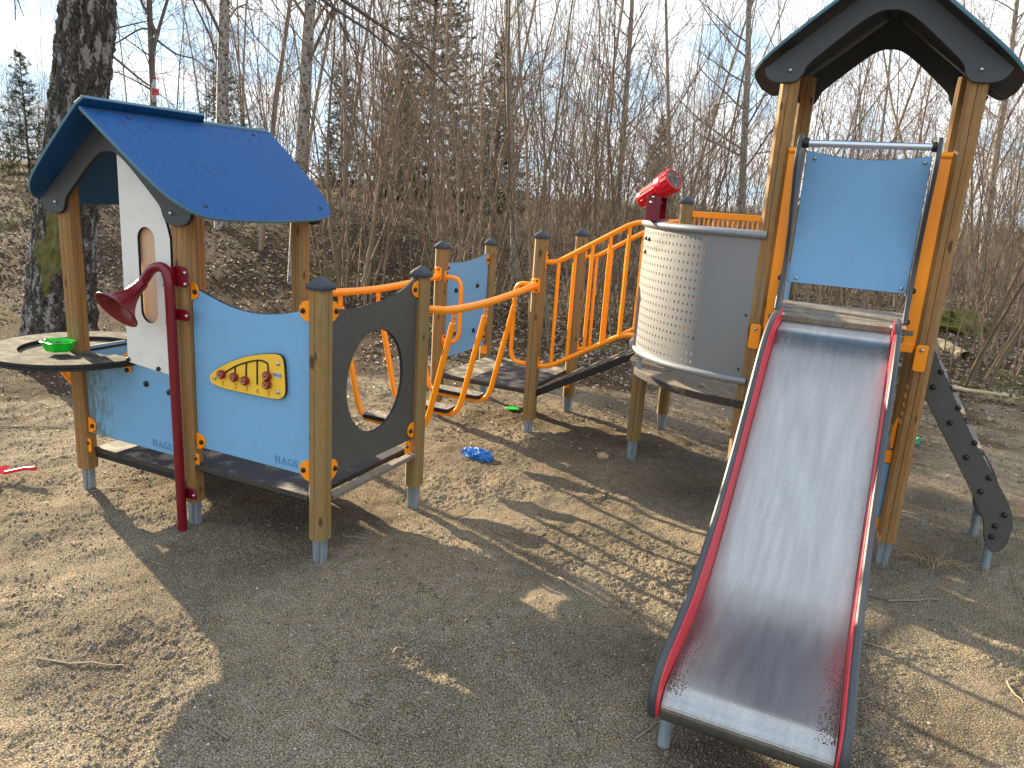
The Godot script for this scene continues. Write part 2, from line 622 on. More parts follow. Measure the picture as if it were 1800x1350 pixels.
	M.chute.uv1_scale = Vector3(1.6, 0.8, 1)
	M.chute.normal_enabled = true
	M.chute.normal_scale = 0.07
	M.chute.normal_texture = ImageTexture.create_from_image(nm)
	M.dust = paint(Color(0.42, 0.36, 0.28), 1.0)
	# ground
	var s1 := noise(0.008, 101, 4)
	var s2 := noise(0.05, 102, 4)
	var s3 := noise(0.085, 103, 4)
	var gr := RandomNumberGenerator.new()
	gr.seed = 77
	var speck := PackedFloat32Array()
	speck.resize(1024 * 1024)
	for i in 26000:
		var px := gr.randi_range(1, 1021)
		var py := gr.randi_range(1, 1021)
		var val := gr.randf_range(-0.30, 0.42)
		var two := gr.randf() < 0.35
		speck[py * 1024 + px] = val
		if two:
			speck[py * 1024 + px + 1] = val * 0.8
			speck[(py + 1) * 1024 + px] = val * 0.7
	M.sand = paint(Color.WHITE, 0.95)
	M.sand.vertex_color_use_as_albedo = true
	M.sand.metallic_specular = 0.12
	M.sand.albedo_texture = picture(1024, 1024, func(x: float, y: float) -> Color:
		var a := tile(s1, x, y, 1024, 1024)
		var b := tile(s2, x, y, 1024, 1024)
		var c := s3.get_noise_2d(x, y)
		var l := 0.70 + 0.12 * a + 0.16 * b + 0.52 * c + speck[int(y) * 1024 + int(x)]
		return Color(l, l * (0.985 + 0.02 * b), l * (0.955 + 0.05 * a)))
	M.sand.uv1_scale = Vector3(1.25, 1.25, 1)
	var hm := Image.create_empty(1024, 1024, false, Image.FORMAT_RGBA8)
	for y in 1024:
		for x in 1024:
			var hgt := 0.5 + 0.30 * s3.get_noise_2d(x, y) + 0.28 * tile(s2, x, y, 1024, 1024) + 0.25 * speck[y * 1024 + x]
			hm.set_pixel(x, y, Color(hgt, hgt, hgt))
	hm.bump_map_to_normal_map(9.0)
	M.sand.normal_enabled = true
	M.sand.normal_texture = ImageTexture.create_from_image(hm)
	M.sand.normal_scale = 1.0
	M.bark = paint(Color.WHITE, 0.95)
	M.bark.vertex_color_use_as_albedo = true
	M.twig = paint(Color.WHITE, 0.8)
	M.twig.vertex_color_use_as_albedo = true
	M.leaf = paint(Color.WHITE, 0.75)
	M.leaf.vertex_color_use_as_albedo = true
	M.needle = paint(Color.WHITE, 0.8)
	M.needle.vertex_color_use_as_albedo = true
	M.grit = paint(Color.WHITE, 0.8)
	M.grit.vertex_color_use_as_albedo = true
	var b1 := noise(0.02, 111, 4)
	var b2 := noise(0.07, 112, 4)
	M.birch = paint(Color.WHITE, 0.85)
	M.birch.albedo_texture = picture(256, 1024, func(x: float, y: float) -> Color:
		var a := tile(b1, x, y, 256, 1024, 1.4, 1.4)
		var b := tile(b2, x, y, 256, 1024, 0.45, 2.6)
		var k := smoothstep(0.02, 0.30, b + a * 0.9)
		return Color(0.60, 0.565, 0.52).lerp(Color(0.155, 0.135, 0.12), k).lightened(0.05 * a))
	M.birch.uv1_scale = Vector3(1.6, 0.4, 1)

# ---------------------------------------------------------------- setting
func sky_picture() -> ImageTexture:
	# light spring clouds with blue gaps, the same all round
	var c1 := noise(1.5, 201, 5)
	var c2 := noise(4.5, 202, 4)
	var w := 1024
	var h := 512
	return picture(w, h, func(x: float, y: float) -> Color:
		var az := TAU * x / w
		var el := PI * (0.5 - (y + 0.5) / h)
		var d := Vector3(cos(az) * cos(el), sin(el), sin(az) * cos(el))
		var k := maxf(d.y, 0.0) + 0.22
		var p := Vector3(d.x / k, 0.0, d.z / k)
		var n := c1.get_noise_3d(p.x * 0.55, 0.3, p.z * 0.9) + 0.45 * c2.get_noise_3d(p.x * 0.5, 4.0, p.z * 0.9)
		var cloud := smoothstep(-0.42, 0.06, n)
		var blue := Color(0.80, 0.90, 0.97).lerp(Color(0.42, 0.64, 0.89), smoothstep(0.0, 0.6, d.y))
		var white := Color(0.955, 0.965, 0.975).darkened(0.05 * clampf(c2.get_noise_3d(p.x, 9.0, p.z) + 0.3, 0, 1))
		var c := blue.lerp(white, cloud * 0.94)
		if d.y < 0.0:
			c = Color(0.93, 0.94, 0.95).lerp(Color(0.50, 0.46, 0.40), smoothstep(0.0, -0.15, d.y))
		return c)

func broad(u: float, v: float) -> float:
	# large shape of the ground: level play area, a bank rising behind on one side
	var dx := u - CAM.x
	var dv := v + CAM.z
	var d := dx * FWD.x + dv * FWD.y
	var s := dx * RGT.x + dv * RGT.y
	var y := -0.135
	if d > 5.0:
		var r := s / d
		y += 1.28 * smoothstep(0.10, -0.26, r) * smoothstep(7.6, 15.0, d)
		y += 0.16 * n_bank.get_noise_2d(u * 0.35, v * 0.35) * smoothstep(7.0, 11.0, d)
		y += 0.35 * smoothstep(14.0, 60.0, d)
	y += 0.045 * exp(-((u - 0.16) * (u - 0.16) * 6.0 + (v - 2.36) * (v - 2.36) * 14.0))
	y += 0.03 * exp(-((u - 0.5) * (u - 0.5) + (v + 0.1) * (v + 0.1)) * 3.0)
	return y
func ground_y(u: float, v: float) -> float:
	return broad(u, v) + 0.030 * n_low.get_noise_2d(u, v)

func relief(u: float, v: float) -> float:
	var a := n_mid.get_noise_2d(u, v)
	var b := n_ridge.get_noise_2d(u, v * 1.15)
	var c := n_fine.get_noise_2d(u, v)
	var k := clampf(0.55 + 1.2 * n_low.get_noise_2d(u * 1.7 + 30.0, v * 1.7), 0.15, 1.0)
	return 0.015 * a + 0.010 * b * k + 0.008 * c * k + 0.004 * k * n_grain.get_noise_2d(u, v)

func build_ground() -> void:
	n_low.seed = 1; n_low.frequency = 0.7; n_low.fractal_octaves = 3
	n_mid.seed = 2; n_mid.frequency = 2.6; n_mid.fractal_octaves = 3
	n_ridge.seed = 3; n_ridge.frequency = 2.6; n_ridge.fractal_octaves = 5; n_ridge.fractal_type = FastNoiseLite.FRACTAL_RIDGED
	n_fine.seed = 4; n_fine.frequency = 24.0; n_fine.fractal_octaves = 3
	n_grain.seed = 6; n_grain.frequency = 75.0; n_grain.fractal_octaves = 2
	n_bank.seed = 5; n_bank.frequency = 0.5; n_bank.fractal_octaves = 4
	var tone := noise(0.9, 301, 4)
	# rings of points round the standpoint: close together in front, wider apart behind and far away
	var angs := PackedFloat32Array()
	var a := -46.0
	while a <= 46.0:
		angs.append(deg_to_rad(a))
		a += 0.115
	a = 52.0
	while a < 314.0:
		angs.append(deg_to_rad(a))
		a += 6.0
	var rads := PackedFloat32Array([0.05, 0.4, 0.8, 1.0])
	var r := 1.2
	while r < 9.0:
		rads.append(r)
		r *= 1.0034
	while r < 30.0:
		rads.append(r)
		r *= 1.012
	while r < 320.0:
		rads.append(r)
		r *= 1.12
	var na := angs.size()
	var nr := rads.size()
	var vs := PackedVector3Array()
	var ns := PackedVector3Array()
	var uv := PackedVector2Array()
	var cs := PackedColorArray()
	vs.resize(na * nr); ns.resize(na * nr); uv.resize(na * nr); cs.resize(na * nr)
	var sand := Color(0.430, 0.352, 0.252)
	var floor_brown := Color(0.135, 0.096, 0.062)
	var moss := Color(0.25, 0.24, 0.10)
	for i in nr:
		for j in na:
			var q: float = angs[j]
			var dd := FWD * cos(q) + RGT * sin(q)
			var u: float = CAM.x + dd.x * rads[i]
			var v: float = -CAM.z + dd.y * rads[i]
			var y := ground_y(u, v)
			if rads[i] < 30.0:
				y += relief(u, v)
			var k := i * na + j
			vs[k] = Vector3(u, y, -v)
			uv[k] = Vector2(u, v)
			var d := rads[i] * cos(q)
			var t := tone.get_noise_2d(u, v)
			var wood := smoothstep(-0.5, 0.5, (rads[i] - 7.4 + 2.0 * t - 1.5 * sin(q)) * 0.55)
			var c := sand.lerp(Color(0.262, 0.210, 0.150), clampf(t * 1.3 + 0.28, 0, 1)).lerp(floor_brown, wood * 0.92)
			if wood > 0.5:
				c = c.lerp(moss, smoothstep(0.2, 0.5, n_bank.get_noise_2d(u * 1.3 + 40.0, v * 1.3)) * 0.7)
			cs[k] = c
	for i in nr:
		for j in na:
			var e := vs[i * na + (j + 1) % na] - vs[i * na + (j + na - 1) % na]
			var f := vs[mini(i + 1, nr - 1) * na + j] - vs[maxi(i - 1, 0) * na + j]
			var n := e.cross(f)
			if n.y < 0.0:
				n = -n
			ns[i * na + j] = n.normalized()
	var ix := PackedInt32Array()
	ix.resize((nr - 1) * na * 6)
	var p := 0
	for i in nr - 1:
		for j in na:
			var j2 := (j + 1) % na
			var k0 := i * na + j
			var k1 := i * na + j2
			var k2 := k1 + na
			var k3 := k0 + na
			ix[p] = k0; ix[p + 1] = k2; ix[p + 2] = k1
			ix[p + 3] = k0; ix[p + 4] = k3; ix[p + 5] = k2
			p += 6
	var arr := []
	arr.resize(Mesh.ARRAY_MAX)
	arr[Mesh.ARRAY_VERTEX] = vs
	arr[Mesh.ARRAY_NORMAL] = ns
	arr[Mesh.ARRAY_TEX_UV] = uv
	arr[Mesh.ARRAY_COLOR] = cs
	arr[Mesh.ARRAY_INDEX] = ix
	var am := ArrayMesh.new()
	am.add_surface_from_arrays(Mesh.PRIMITIVE_TRIANGLES, arr)
	am.surface_set_material(0, M.sand)
	var o := MeshInstance3D.new()
	o.name = "ground"
	o.mesh = am
	add_child(o)
	tag(o, "trodden grey-brown sand of the playground running into leafy forest floor", "ground", "", "structure")

# ---------------------------------------------------------------- play structure pieces
func post_profile(w := 0.088, c := 0.017, g := 0.0022, gd := 0.005) -> PackedVector2Array:
	var h := w * 0.5
	var r := PackedVector2Array()
	for k in 4:
		var q := PackedVector2Array([Vector2(h - c, -h), Vector2(h, -h + c), Vector2(h, -g), Vector2(h - gd, 0), Vector2(h, g)])
		for p in q:
			r.append(p.rotated(k * PI / 2))
	return r

func post(t: Node3D, u: float, v: float, y0: float, y1: float, cap := true, grey := false, foot := true, w := 0.088) -> MeshInstance3D:
	var b := MB.new()
	b.mat(M.wood_grey if grey else M.wood)
	var pr := post_profile(w)
	var k := pr.size()
	var run := 0.0
	var off := rng.randf() * 3.0
	var offu := rng.randf()
	var ty := y1 - (0.0 if cap else 0.004)
	for i in k:
		var a := pr[i]
		var c := pr[(i + 1) % k]
		var e := c - a
		var n2 := Vector2(e.y, -e.x).normalized()
		var l := e.length()
		var wn := Vector3(n2.x, 0, -n2.y)
		b.quad(W(u + a.x, y0, v + a.y), W(u + c.x, y0, v + c.y), W(u + c.x, ty, v + c.y), W(u + a.x, ty, v + a.y), wn, Vector2(run + offu, y0 + off), Vector2(run + l + offu, y0 + off), Vector2(run + l + offu, ty + off), Vector2(run + offu, ty + off))
		b.flat(W(u, y0, v), W(u + a.x, y0, v + a.y), W(u + c.x, y0, v + c.y), Vector3.DOWN, Vector2.ZERO, a, c)
		b.flat(W(u, ty, v), W(u + a.x, ty, v + a.y), W(u + c.x, ty, v + c.y), Vector3.UP, Vector2.ZERO, a, c)
		run += l
	var o := put(b, "post", t)
	if cap:
		b = MB.new()
		b.mat(M.cap)
		# rounded four-sided cap with a short skirt
		var rows := [[0.0525, -0.016], [0.0535, -0.004], [0.050, 0.006], [0.036, 0.022], [0.018, 0.036], [0.008, 0.042], [0.0, 0.0435]]
		for i in rows.size() - 1:
			for q in 24:
				var pts: Array = []
				var nn: Array = []
				for e in [[i, q], [i, q + 1], [i + 1, q + 1], [i + 1, q]]:
					var an: float = TAU * e[1] / 24.0
					var rr: float = rows[e[0]][0]
					var sq := lerpf(1.0, minf(1.0 / maxf(absf(cos(an)), absf(sin(an))), 1.27), clampf(rr / 0.05, 0, 1))
					pts.append(W(u + cos(an) * rr * sq * 0.98, y1 + rows[e[0]][1], v + sin(an) * rr * sq * 0.98))
				b.quad(pts[0], pts[1], pts[2], pts[3], W(cos(TAU * (q + 0.5) / 24.0), 0.7, sin(TAU * (q + 0.5) / 24.0)))
		put(b, "cap", o)
	if foot:
		b = MB.new()
		b.mat(M.galv)
		var gy := ground_y(u, v) - 0.10
		var mid := (y0 + gy) * 0.5
		var hh := y0 - gy
		var p0 := round_poly(P2([u - 0.034, y0 + 0.012, u + 0.034, y0 + 0.012, u + 0.026, gy, u - 0.026, gy]), [0, 0, 0.01, 0.01])
		b.plate(p0, face_v(v), 0.040, M.galv, M.galv, 0.004)
		b.mat(M.galv).tube(PackedVector3Array([W(u + 0.012, y0 + 0.003, v - 0.021), W(u + 0.006, mid, v - 0.024), W(u + 0.008, gy, v - 0.021)]), 0.007, 8)
		put(b, "foot_bracket", o)
	return o

func bolt(parent: Node3D, at: Vector3, dir: Vector3, r := 0.012, m: Material = null, called := "bolt") -> void:
	var b := MB.new()
	b.mat(m if m else M.black)
	b.lathe(P2([r, -0.004, r, r * 0.3, r * 0.86, r * 0.75, r * 0.5, r * 1.02, 0.0, r * 1.1]), axis(at, dir), 12)
	put(b, called, parent)

# rounded tab that holds a board to a post; polygon grows along +x of the frame from x = 0
func tab(parent: Node3D, f: Transform3D, sx: float, len := 0.062, hh := 0.045, has_bolt := true) -> void:
	var p := P2([0.0, -hh, len * 0.45, -hh * 0.92, len * 0.86, -hh * 0.5, len, -hh * 0.1, len * 0.97, hh * 0.35, len * 0.7, hh * 0.82, len * 0.3, hh, 0.0, hh])
	for i in p.size():
		p[i].x *= sx
	var b := MB.new()
	b.plate(p, f, 0.006, M.orange, M.orange, 0.0015)
	put(b, "bracket", parent)
	if has_bolt:
		bolt(parent, f * Vector3(sx * len * 0.62, 0, 0.003), f.basis.z, 0.0125)

func text(parent: Node3D, words: String, f: Transform3D, height: float, m: Material, called: String, serif := false, depth := 0.002) -> void:
	var tm := TextMesh.new()
	var sf := SystemFont.new()
	sf.font_names = PackedStringArray(["Droid Serif" if serif else "Droid Sans"])
	sf.font_weight = 700
	tm.font = sf
	tm.text = words
	tm.font_size = 64
	tm.pixel_size = height / 46.0
	tm.depth = depth
	tm.curve_step = 2.0
	tm.material = m
	var o := MeshInstance3D.new()
	o.name = called
	o.mesh = tm
	o.transform = f.translated(-org)
	parent.add_child(o, true)

func arch(t: Node3D, c: float, yb: float, v: float) -> MeshInstance3D:
	var half := P2([0.0, 0.262, 0.035, 0.260, 0.085, 0.238, 0.16, 0.182, 0.29, 0.068, 0.335, 0.022, 0.352, -0.02, 0.385, -0.052, 0.47, -0.056, 0.515, -0.035, 0.54, 0.008])
	half = curve2(half, 4)
	var p := PackedVector2Array()
	for q in half:
		p.append(Vector2(c + q.x, yb + q.y))
	p.append(Vector2(c, yb + 0.436))
	for i in range(half.size() - 1, 0, -1):
		p.append(Vector2(c - half[i].x, yb + half[i].y))
	var b := MB.new()
	b.plate(p, face_v(v), 0.020, M.grey_dark, M.edge_dark, 0.002)
	var o := put(b, "roof_arch", t)
	return o

# one roof slope; side +1 runs down towards +u. over: how far the board reaches over the ridge
func slope(t: Node3D, c: float, yr: float, v0: float, v1: float, side: float, over: float, over_to: float, face: Material, edge: Material) -> MeshInstance3D:
	var ang := deg_to_rad(38.0)
	var f := Transform3D(Basis(Vector3(0, 0, -1), Vector3(side * cos(ang), -sin(ang), 0), Vector3.ZERO), Vector3(c, yr, 0))
	f.basis.z = f.basis.x.cross(f.basis.y)
	var L := 0.765
	var front := curve2(P2([v0, 0.0, v0 + 0.012, 0.20, v0 + 0.03, 0.42, v0 + 0.055, 0.58, v0 + 0.11, 0.69, v0 + 0.19, 0.745, v0 + 0.32, L]), 4)
	var mid := (v0 + v1) * 0.5
	var p := PackedVector2Array(front)
	p.append(Vector2(mid, L + 0.012))
	for i in range(front.size() - 1, -1, -1):
		p.append(Vector2(v0 + v1 - front[i].x, front[i].y))
	if over > 0.0:
		if over_to > mid or over_to < v0:
			pass
		p.append(Vector2(over_to + 0.03, 0.0))
		p.append(Vector2(over_to, -over))
		p.append(Vector2(v0 + 0.01, -over))
	var b := MB.new()
	b.plate(p, f, 0.016, face, edge, 0.002)
	return put(b, "roof_board", t)

func roof(t: Node3D, c: float, yb: float, va: float, vb: float, face: Material, edge: Material) -> void:
	var a1 := arch(t, c, yb, va - 0.055)
	var a2 := arch(t, c, yb, vb + 0.055)
	for e in [[a1, va - 0.068, 1.0], [a2, vb + 0.068, -1.0]]:
		for sg in [-1.0, 1.0]:
			bolt(e[0], W(c + sg * 0.412, yb, e[1]), Vector3(0, 0, e[2]), 0.010, M.steel)
	var yr := yb + 0.462
	var r := slope(t, c + 0.006, yr - 0.014, va - 0.205, vb + 0.20, 1.0, 0.0, 0.0, face, edge)
	var l := slope(t, c - 0.006, yr, va - 0.215, vb + 0.20, -1.0, 0.055, va + 0.50, face, edge)
	var rb := MB.new()
	rb.mat(M.slate).box(Transform3D(Basis.IDENTITY, W(c, yr - 0.030, (va + vb) * 0.5)), Vector3(0.05, 0.035, vb - va + 0.36), 0.004)
	put(rb, "ridge_beam", t)
	var ang := deg_to_rad(38.0)
	for e in [[r, 1.0, yr - 0.014], [l, -1.0, yr]]:
		var n := Vector3(e[1] * sin(ang), cos(ang), 0)
		for vv in [va + 0.02, vb + 0.02]:
			for ll in [0.055, 0.675]:
				bolt(e[0], W(c + e[1] * ll * cos(ang), e[2] - ll * sin(ang), vv) + n * 0.008, n, 0.011, M.cap)

func concave(x0: float, y0: float, x1: float, y1: float, dip: float, low: float) -> PackedVector2Array:
	var r := PackedVector2Array()
	for i in 17:
		var t := i / 16.0
		r.append(Vector2(lerpf(x0, x1, t), lerpf(y0, y1, t) - dip * sin(PI * t)))
	r.append(Vector2(x1, low))
	r.append(Vector2(x0, low))
	return r

func oval(cx: float, cy: float, rx: float, ry: float, k := 40, pw := 1.0) -> PackedVector2Array:
	var r := PackedVector2Array()
	for i in k:
		var a := TAU * i / k
		r.append(Vector2(cx + rx * cos(a), cy + ry * sin(a)))
	return r
func slot(cx: float, y0: float, y1: float, r: float) -> PackedVector2Array:
	var p := PackedVector2Array()
	for i in 13:
		var a := PI * i / 12.0
		p.append(Vector2(cx + r * cos(a), y1 - r + r * sin(a)))
	for i in 13:
		var a := PI + PI * i / 12.0
		p.append(Vector2(cx + r * cos(a), y0 + r + r * sin(a)))
	return p

func deck_board(t: Node3D, poly: PackedVector2Array, top: float, m: Material, thick := 0.03) -> MeshInstance3D:
	var b := MB.new()
	b.plate(poly, face_y(top - thick * 0.5), thick, m, M.deck_edge, 0.004)
	return put(b, "deck", t)

func rect(x0: float, y0: float, x1: float, y1: float) -> PackedVector2Array:
	return P2([x0, y0, x1, y0, x1, y1, x0, y1])

func build_playhouse() -> void:
	var t := thing("playhouse", W(-0.82, 0, 0.4), "blue-roofed wooden playhouse with sky-blue boards, white slotted wall and round corner counter", "playhouse")
	var m := MOD
	for p in [[-2 * m, 0.0], [-m, 0.0], [-m, m], [-2 * m, m]]:
		post(t, p[0], p[1], 0.0, 1.545, false)
	post(t, 0, 0, 0.0, 1.2076, true, true)
	post(t, 0, m, 0.0, 1.2076, true, true)
	roof(t, -1.5 * m, 1.463, 0.0, m, M.roof_blue, M.teal_edge)
	# decks
	deck_board(t, rect(-2 * m + 0.05, 0.012, -m - 0.05, m - 0.012), 0.125, M.deck)
	deck_board(t, rect(-m + 0.05, -0.03, -0.05, m - 0.012), 0.212, M.deck_wet)
	var b := MB.new()
	# joists that carry the decks
	for e in [[-m * 1.5, 0.0, 0.08], [-m * 1.5, m, 0.08], [-m * 0.5, 0.0, 0.165], [-m * 0.5, m, 0.165]]:
		b = MB.new()
		b.mat(M.edge_dark).box(Transform3D(Basis.IDENTITY, W(e[0], e[2], e[1] + (0.03 if e[1] == 0.0 else -0.03))), Vector3(m - 0.1, 0.03, 0.03))
		put(b, "joist", t)
	b = MB.new()
	b.mat(M.deck_wood).box(Transform3D(Basis.IDENTITY, W(0.018, 0.197, m * 0.5)), Vector3(0.045, 0.026, m - 0.098), 0.004)
	put(b, "deck_edge", t)
	for e in [[-2 * m + 0.05, 0.145, 0.0], [-m + 0.05, 0.23, 0.0], [-0.005, 0.235, m - 0.05]]:
		b = MB.new()
		b.plate(round_poly(rect(-0.018, -0.04, 0.018, 0.04), [0.012, 0.012, 0.012, 0.012]), Transform3D(Basis.IDENTITY, W(e[0], e[1], e[2] - 0.02)), 0.006, M.orange, M.orange)
		put(b, "bracket", t)
		bolt(t, W(e[0], e[1] + 0.012, e[2] - 0.0235), Vector3(0, 0, 1), 0.009, M.cap)
	# front board with the counting game
	b = MB.new()
	b.plate(concave(-m + 0.05, 1.125, -0.05, 1.10, 0.072, 0.302), face_v(0.0), 0.016, M.blue, M.blue_edge)
	var fb := put(b, "front_board", t)
	tab(fb, face_v(-0.012).translated(Vector3(-m + 0.048, 1.098, 0)), 1.0, 0.05, 0.042)
	tab(fb, face_v(-0.012).translated(Vector3(-m + 0.048, 0.335, 0)), 1.0, 0.06, 0.042)
	tab(fb, face_v(-0.012).translated(Vector3(-0.046, 1.088, 0)), -1.0, 0.066, 0.048)
	tab(fb, face_v(-0.012).translated(Vector3(-0.046, 0.33, 0)), -1.0, 0.066, 0.052)
	text(fb, "HAGS", face_v(-0.0085).translated(Vector3(-0.198, 0.345, 0)), 0.036, M.letter, "lettering", true)
	# grey board with the oval hole
	b = MB.new()
	var top := curve2(P2([0.05, 1.105, 0.2, 1.082, 0.33, 1.083, 0.47, 1.098, 0.62, 1.13, m - 0.05, 1.192]), 4)
	top.append(Vector2(m - 0.05, 0.288))
	top.append(Vector2(0.05, 0.292))
	b.plate(top, face_u(0.0), 0.018, M.grey_board, M.edge_dark, 0.002, oval(0.420, 0.695, 0.238, 0.262, 56))
	var gb := put(b, "oval_hole_board", t)
	tab(gb, face_u(0.013).translated(Vector3(0, 1.088, -0.046)), 1.0, 0.066, 0.048)
	tab(gb, face_u(0.013).translated(Vector3(0, 0.33, -0.046)), 1.0, 0.066, 0.052)
	tab(gb, face_u(0.013).translated(Vector3(0, 1.13, -(m - 0.046))), -1.0, 0.06, 0.044)
	tab(gb, face_u(0.013).translated(Vector3(0, 0.345, -(m - 0.046))), -1.0, 0.06, 0.044)
	# lower board between the corner posts
	b = MB.new()
	b.plate(rect(-2 * m + 0.05, 0.215, -m - 0.05, 0.668), face_v(0.0), 0.016, M.blue_stained, M.blue_edge)
	var lb := put(b, "lower_board", t)
	tab(lb, face_v(-0.012).translated(Vector3(-2 * m + 0.048, 0.262, 0)), 1.0, 0.06, 0.044)
	tab(lb, face_v(-0.012).translated(Vector3(-m - 0.048, 0.265, 0)), -1.0, 0.06, 0.044)
	tab(lb, face_v(-0.012).translated(Vector3(-m - 0.048, 0.615, 0)), -1.0, 0.05, 0.04)
	for e in [[-1.125, 0.575], [-0.958, 0.558]]:
		bolt(lb, W(e[0], e[1], -0.009), Vector3(0, 0, 1), 0.015)
	text(lb, "HAGS", face_v(-0.0085).translated(Vector3(-1.035, 0.258, 0)), 0.036, M.letter, "lettering", true)
	# side boards
	b = MB.new()
	b.plate(rect(0.05, 0.20, m - 0.05, 0.69), face_u(-2 * m), 0.016, M.blue, M.blue_edge)
	put(b, "side_board", t)
	# white wall with a slot, a pale board behind the slot
	b = MB.new()
	var wp := P2([-1.213, 0.684, -0.888, 0.660, -0.872, 0.95, -0.868, 1.34, -0.885, 1.40, -0.93, 1.50, -1.05, 1.615, -1.206, 1.735])
	b.plate(wp, face_v(-0.036), 0.014, M.white, M.edge_dark, 0.0015, slot(-1.033, 0.912, 1.382, 0.058))
	var wb := put(b, "white_wall", t)
	for e in [[-1.204, 0.70], [-0.987, 0.683]]:
		bolt(wb, W(e[0], e[1], -0.044), Vector3(0, 0, 1), 0.012)
	for e in [[-0.925, 1.115], [-0.915, 0.93]]:
		bolt(wb, W(e[0], e[1], -0.044), Vector3(0, 0, 1), 0.008, M.steel, "screw")
	b = MB.new()
	b.plate(rect(-1.13, 0.86, -0.94, 1.43), face_v(-0.014), 0.010, M.beige, M.edge_dark, 0.001)
	put(b, "slot_backing", wb)
	# three-quarter round counter about the corner post, with a sunken sand tray
	var cu := -2 * m
	var outer := PackedVector2Array()
	var inner := PackedVector2Array()
	for i in 49:
		var a := PI / 2.0 + TAU * 0.75 * i / 48.0
		outer.append(Vector2(cu + 0.445 * cos(a), 0.445 * sin(a)))
		inner.append(Vector2(cu + 0.285 * cos(a), 0.285 * sin(a)))
	b = MB.new()
	var low := PackedVector2Array(outer)
	low.append(Vector2(cu + 0.43, 0.012))
	low.append(Vector2(cu + 0.012, 0.012))
	low.append(Vector2(cu + 0.012, 0.43))
	b.plate(low, face_y(0.668), 0.014, M.counter, M.edge_dark, 0.002)
	var ct := put(b, "counter", t)
	var ring := PackedVector2Array(outer)
	for i in range(48, -1, -1):
		ring.append(inner[i])
	b = MB.new()
	b.plate(ring, face_y(0.686), 0.018, M.counter, M.edge_dark, 0.002)
	put(b, "counter_rim", ct)
	for e in [[Vector3(-0.36, -0.012, 0), Vector3(-0.06, -0.20, 0)], [Vector3(0, -0.012, -0.36), Vector3(0, -0.20, -0.06)]]:
		b = MB.new()
		b.mat(M.orange)
		var base := W(cu, 0.668, 0)
		var d: Vector3 = e[0] - e[1]
		var hor := Vector3(e[0].x, 0, e[0].z).normalized()
		b.tube(PackedVector3Array([base + e[0], base + e[1]]), 0.014, 8)
		var p0 := base + hor * 0.05 + Vector3(0, -0.012, 0)
		var p1: Vector3 = base + e[0]
		var p2: Vector3 = base + e[1]
		var side := hor.cross(Vector3.UP) * 0.004
		for sg in [-1.0, 1.0]:
			b.flat(p0 + side * sg, p1 + side * sg, p2 + side * sg, side * sg)
			b.flat(p0 + side * sg, p2 + side * sg, p0 + side * sg + Vector3(0, -0.2, 0), side * sg)
		put(b, "counter_bracket", ct)
	tab(ct, Transform3D(Basis(Vector3(0, -1, 0), Vector3(1, 0, 0), Vector3(0, 0, 1)), W(-1.255, 0.66, -0.014)), 1.0, 0.05, 0.026)

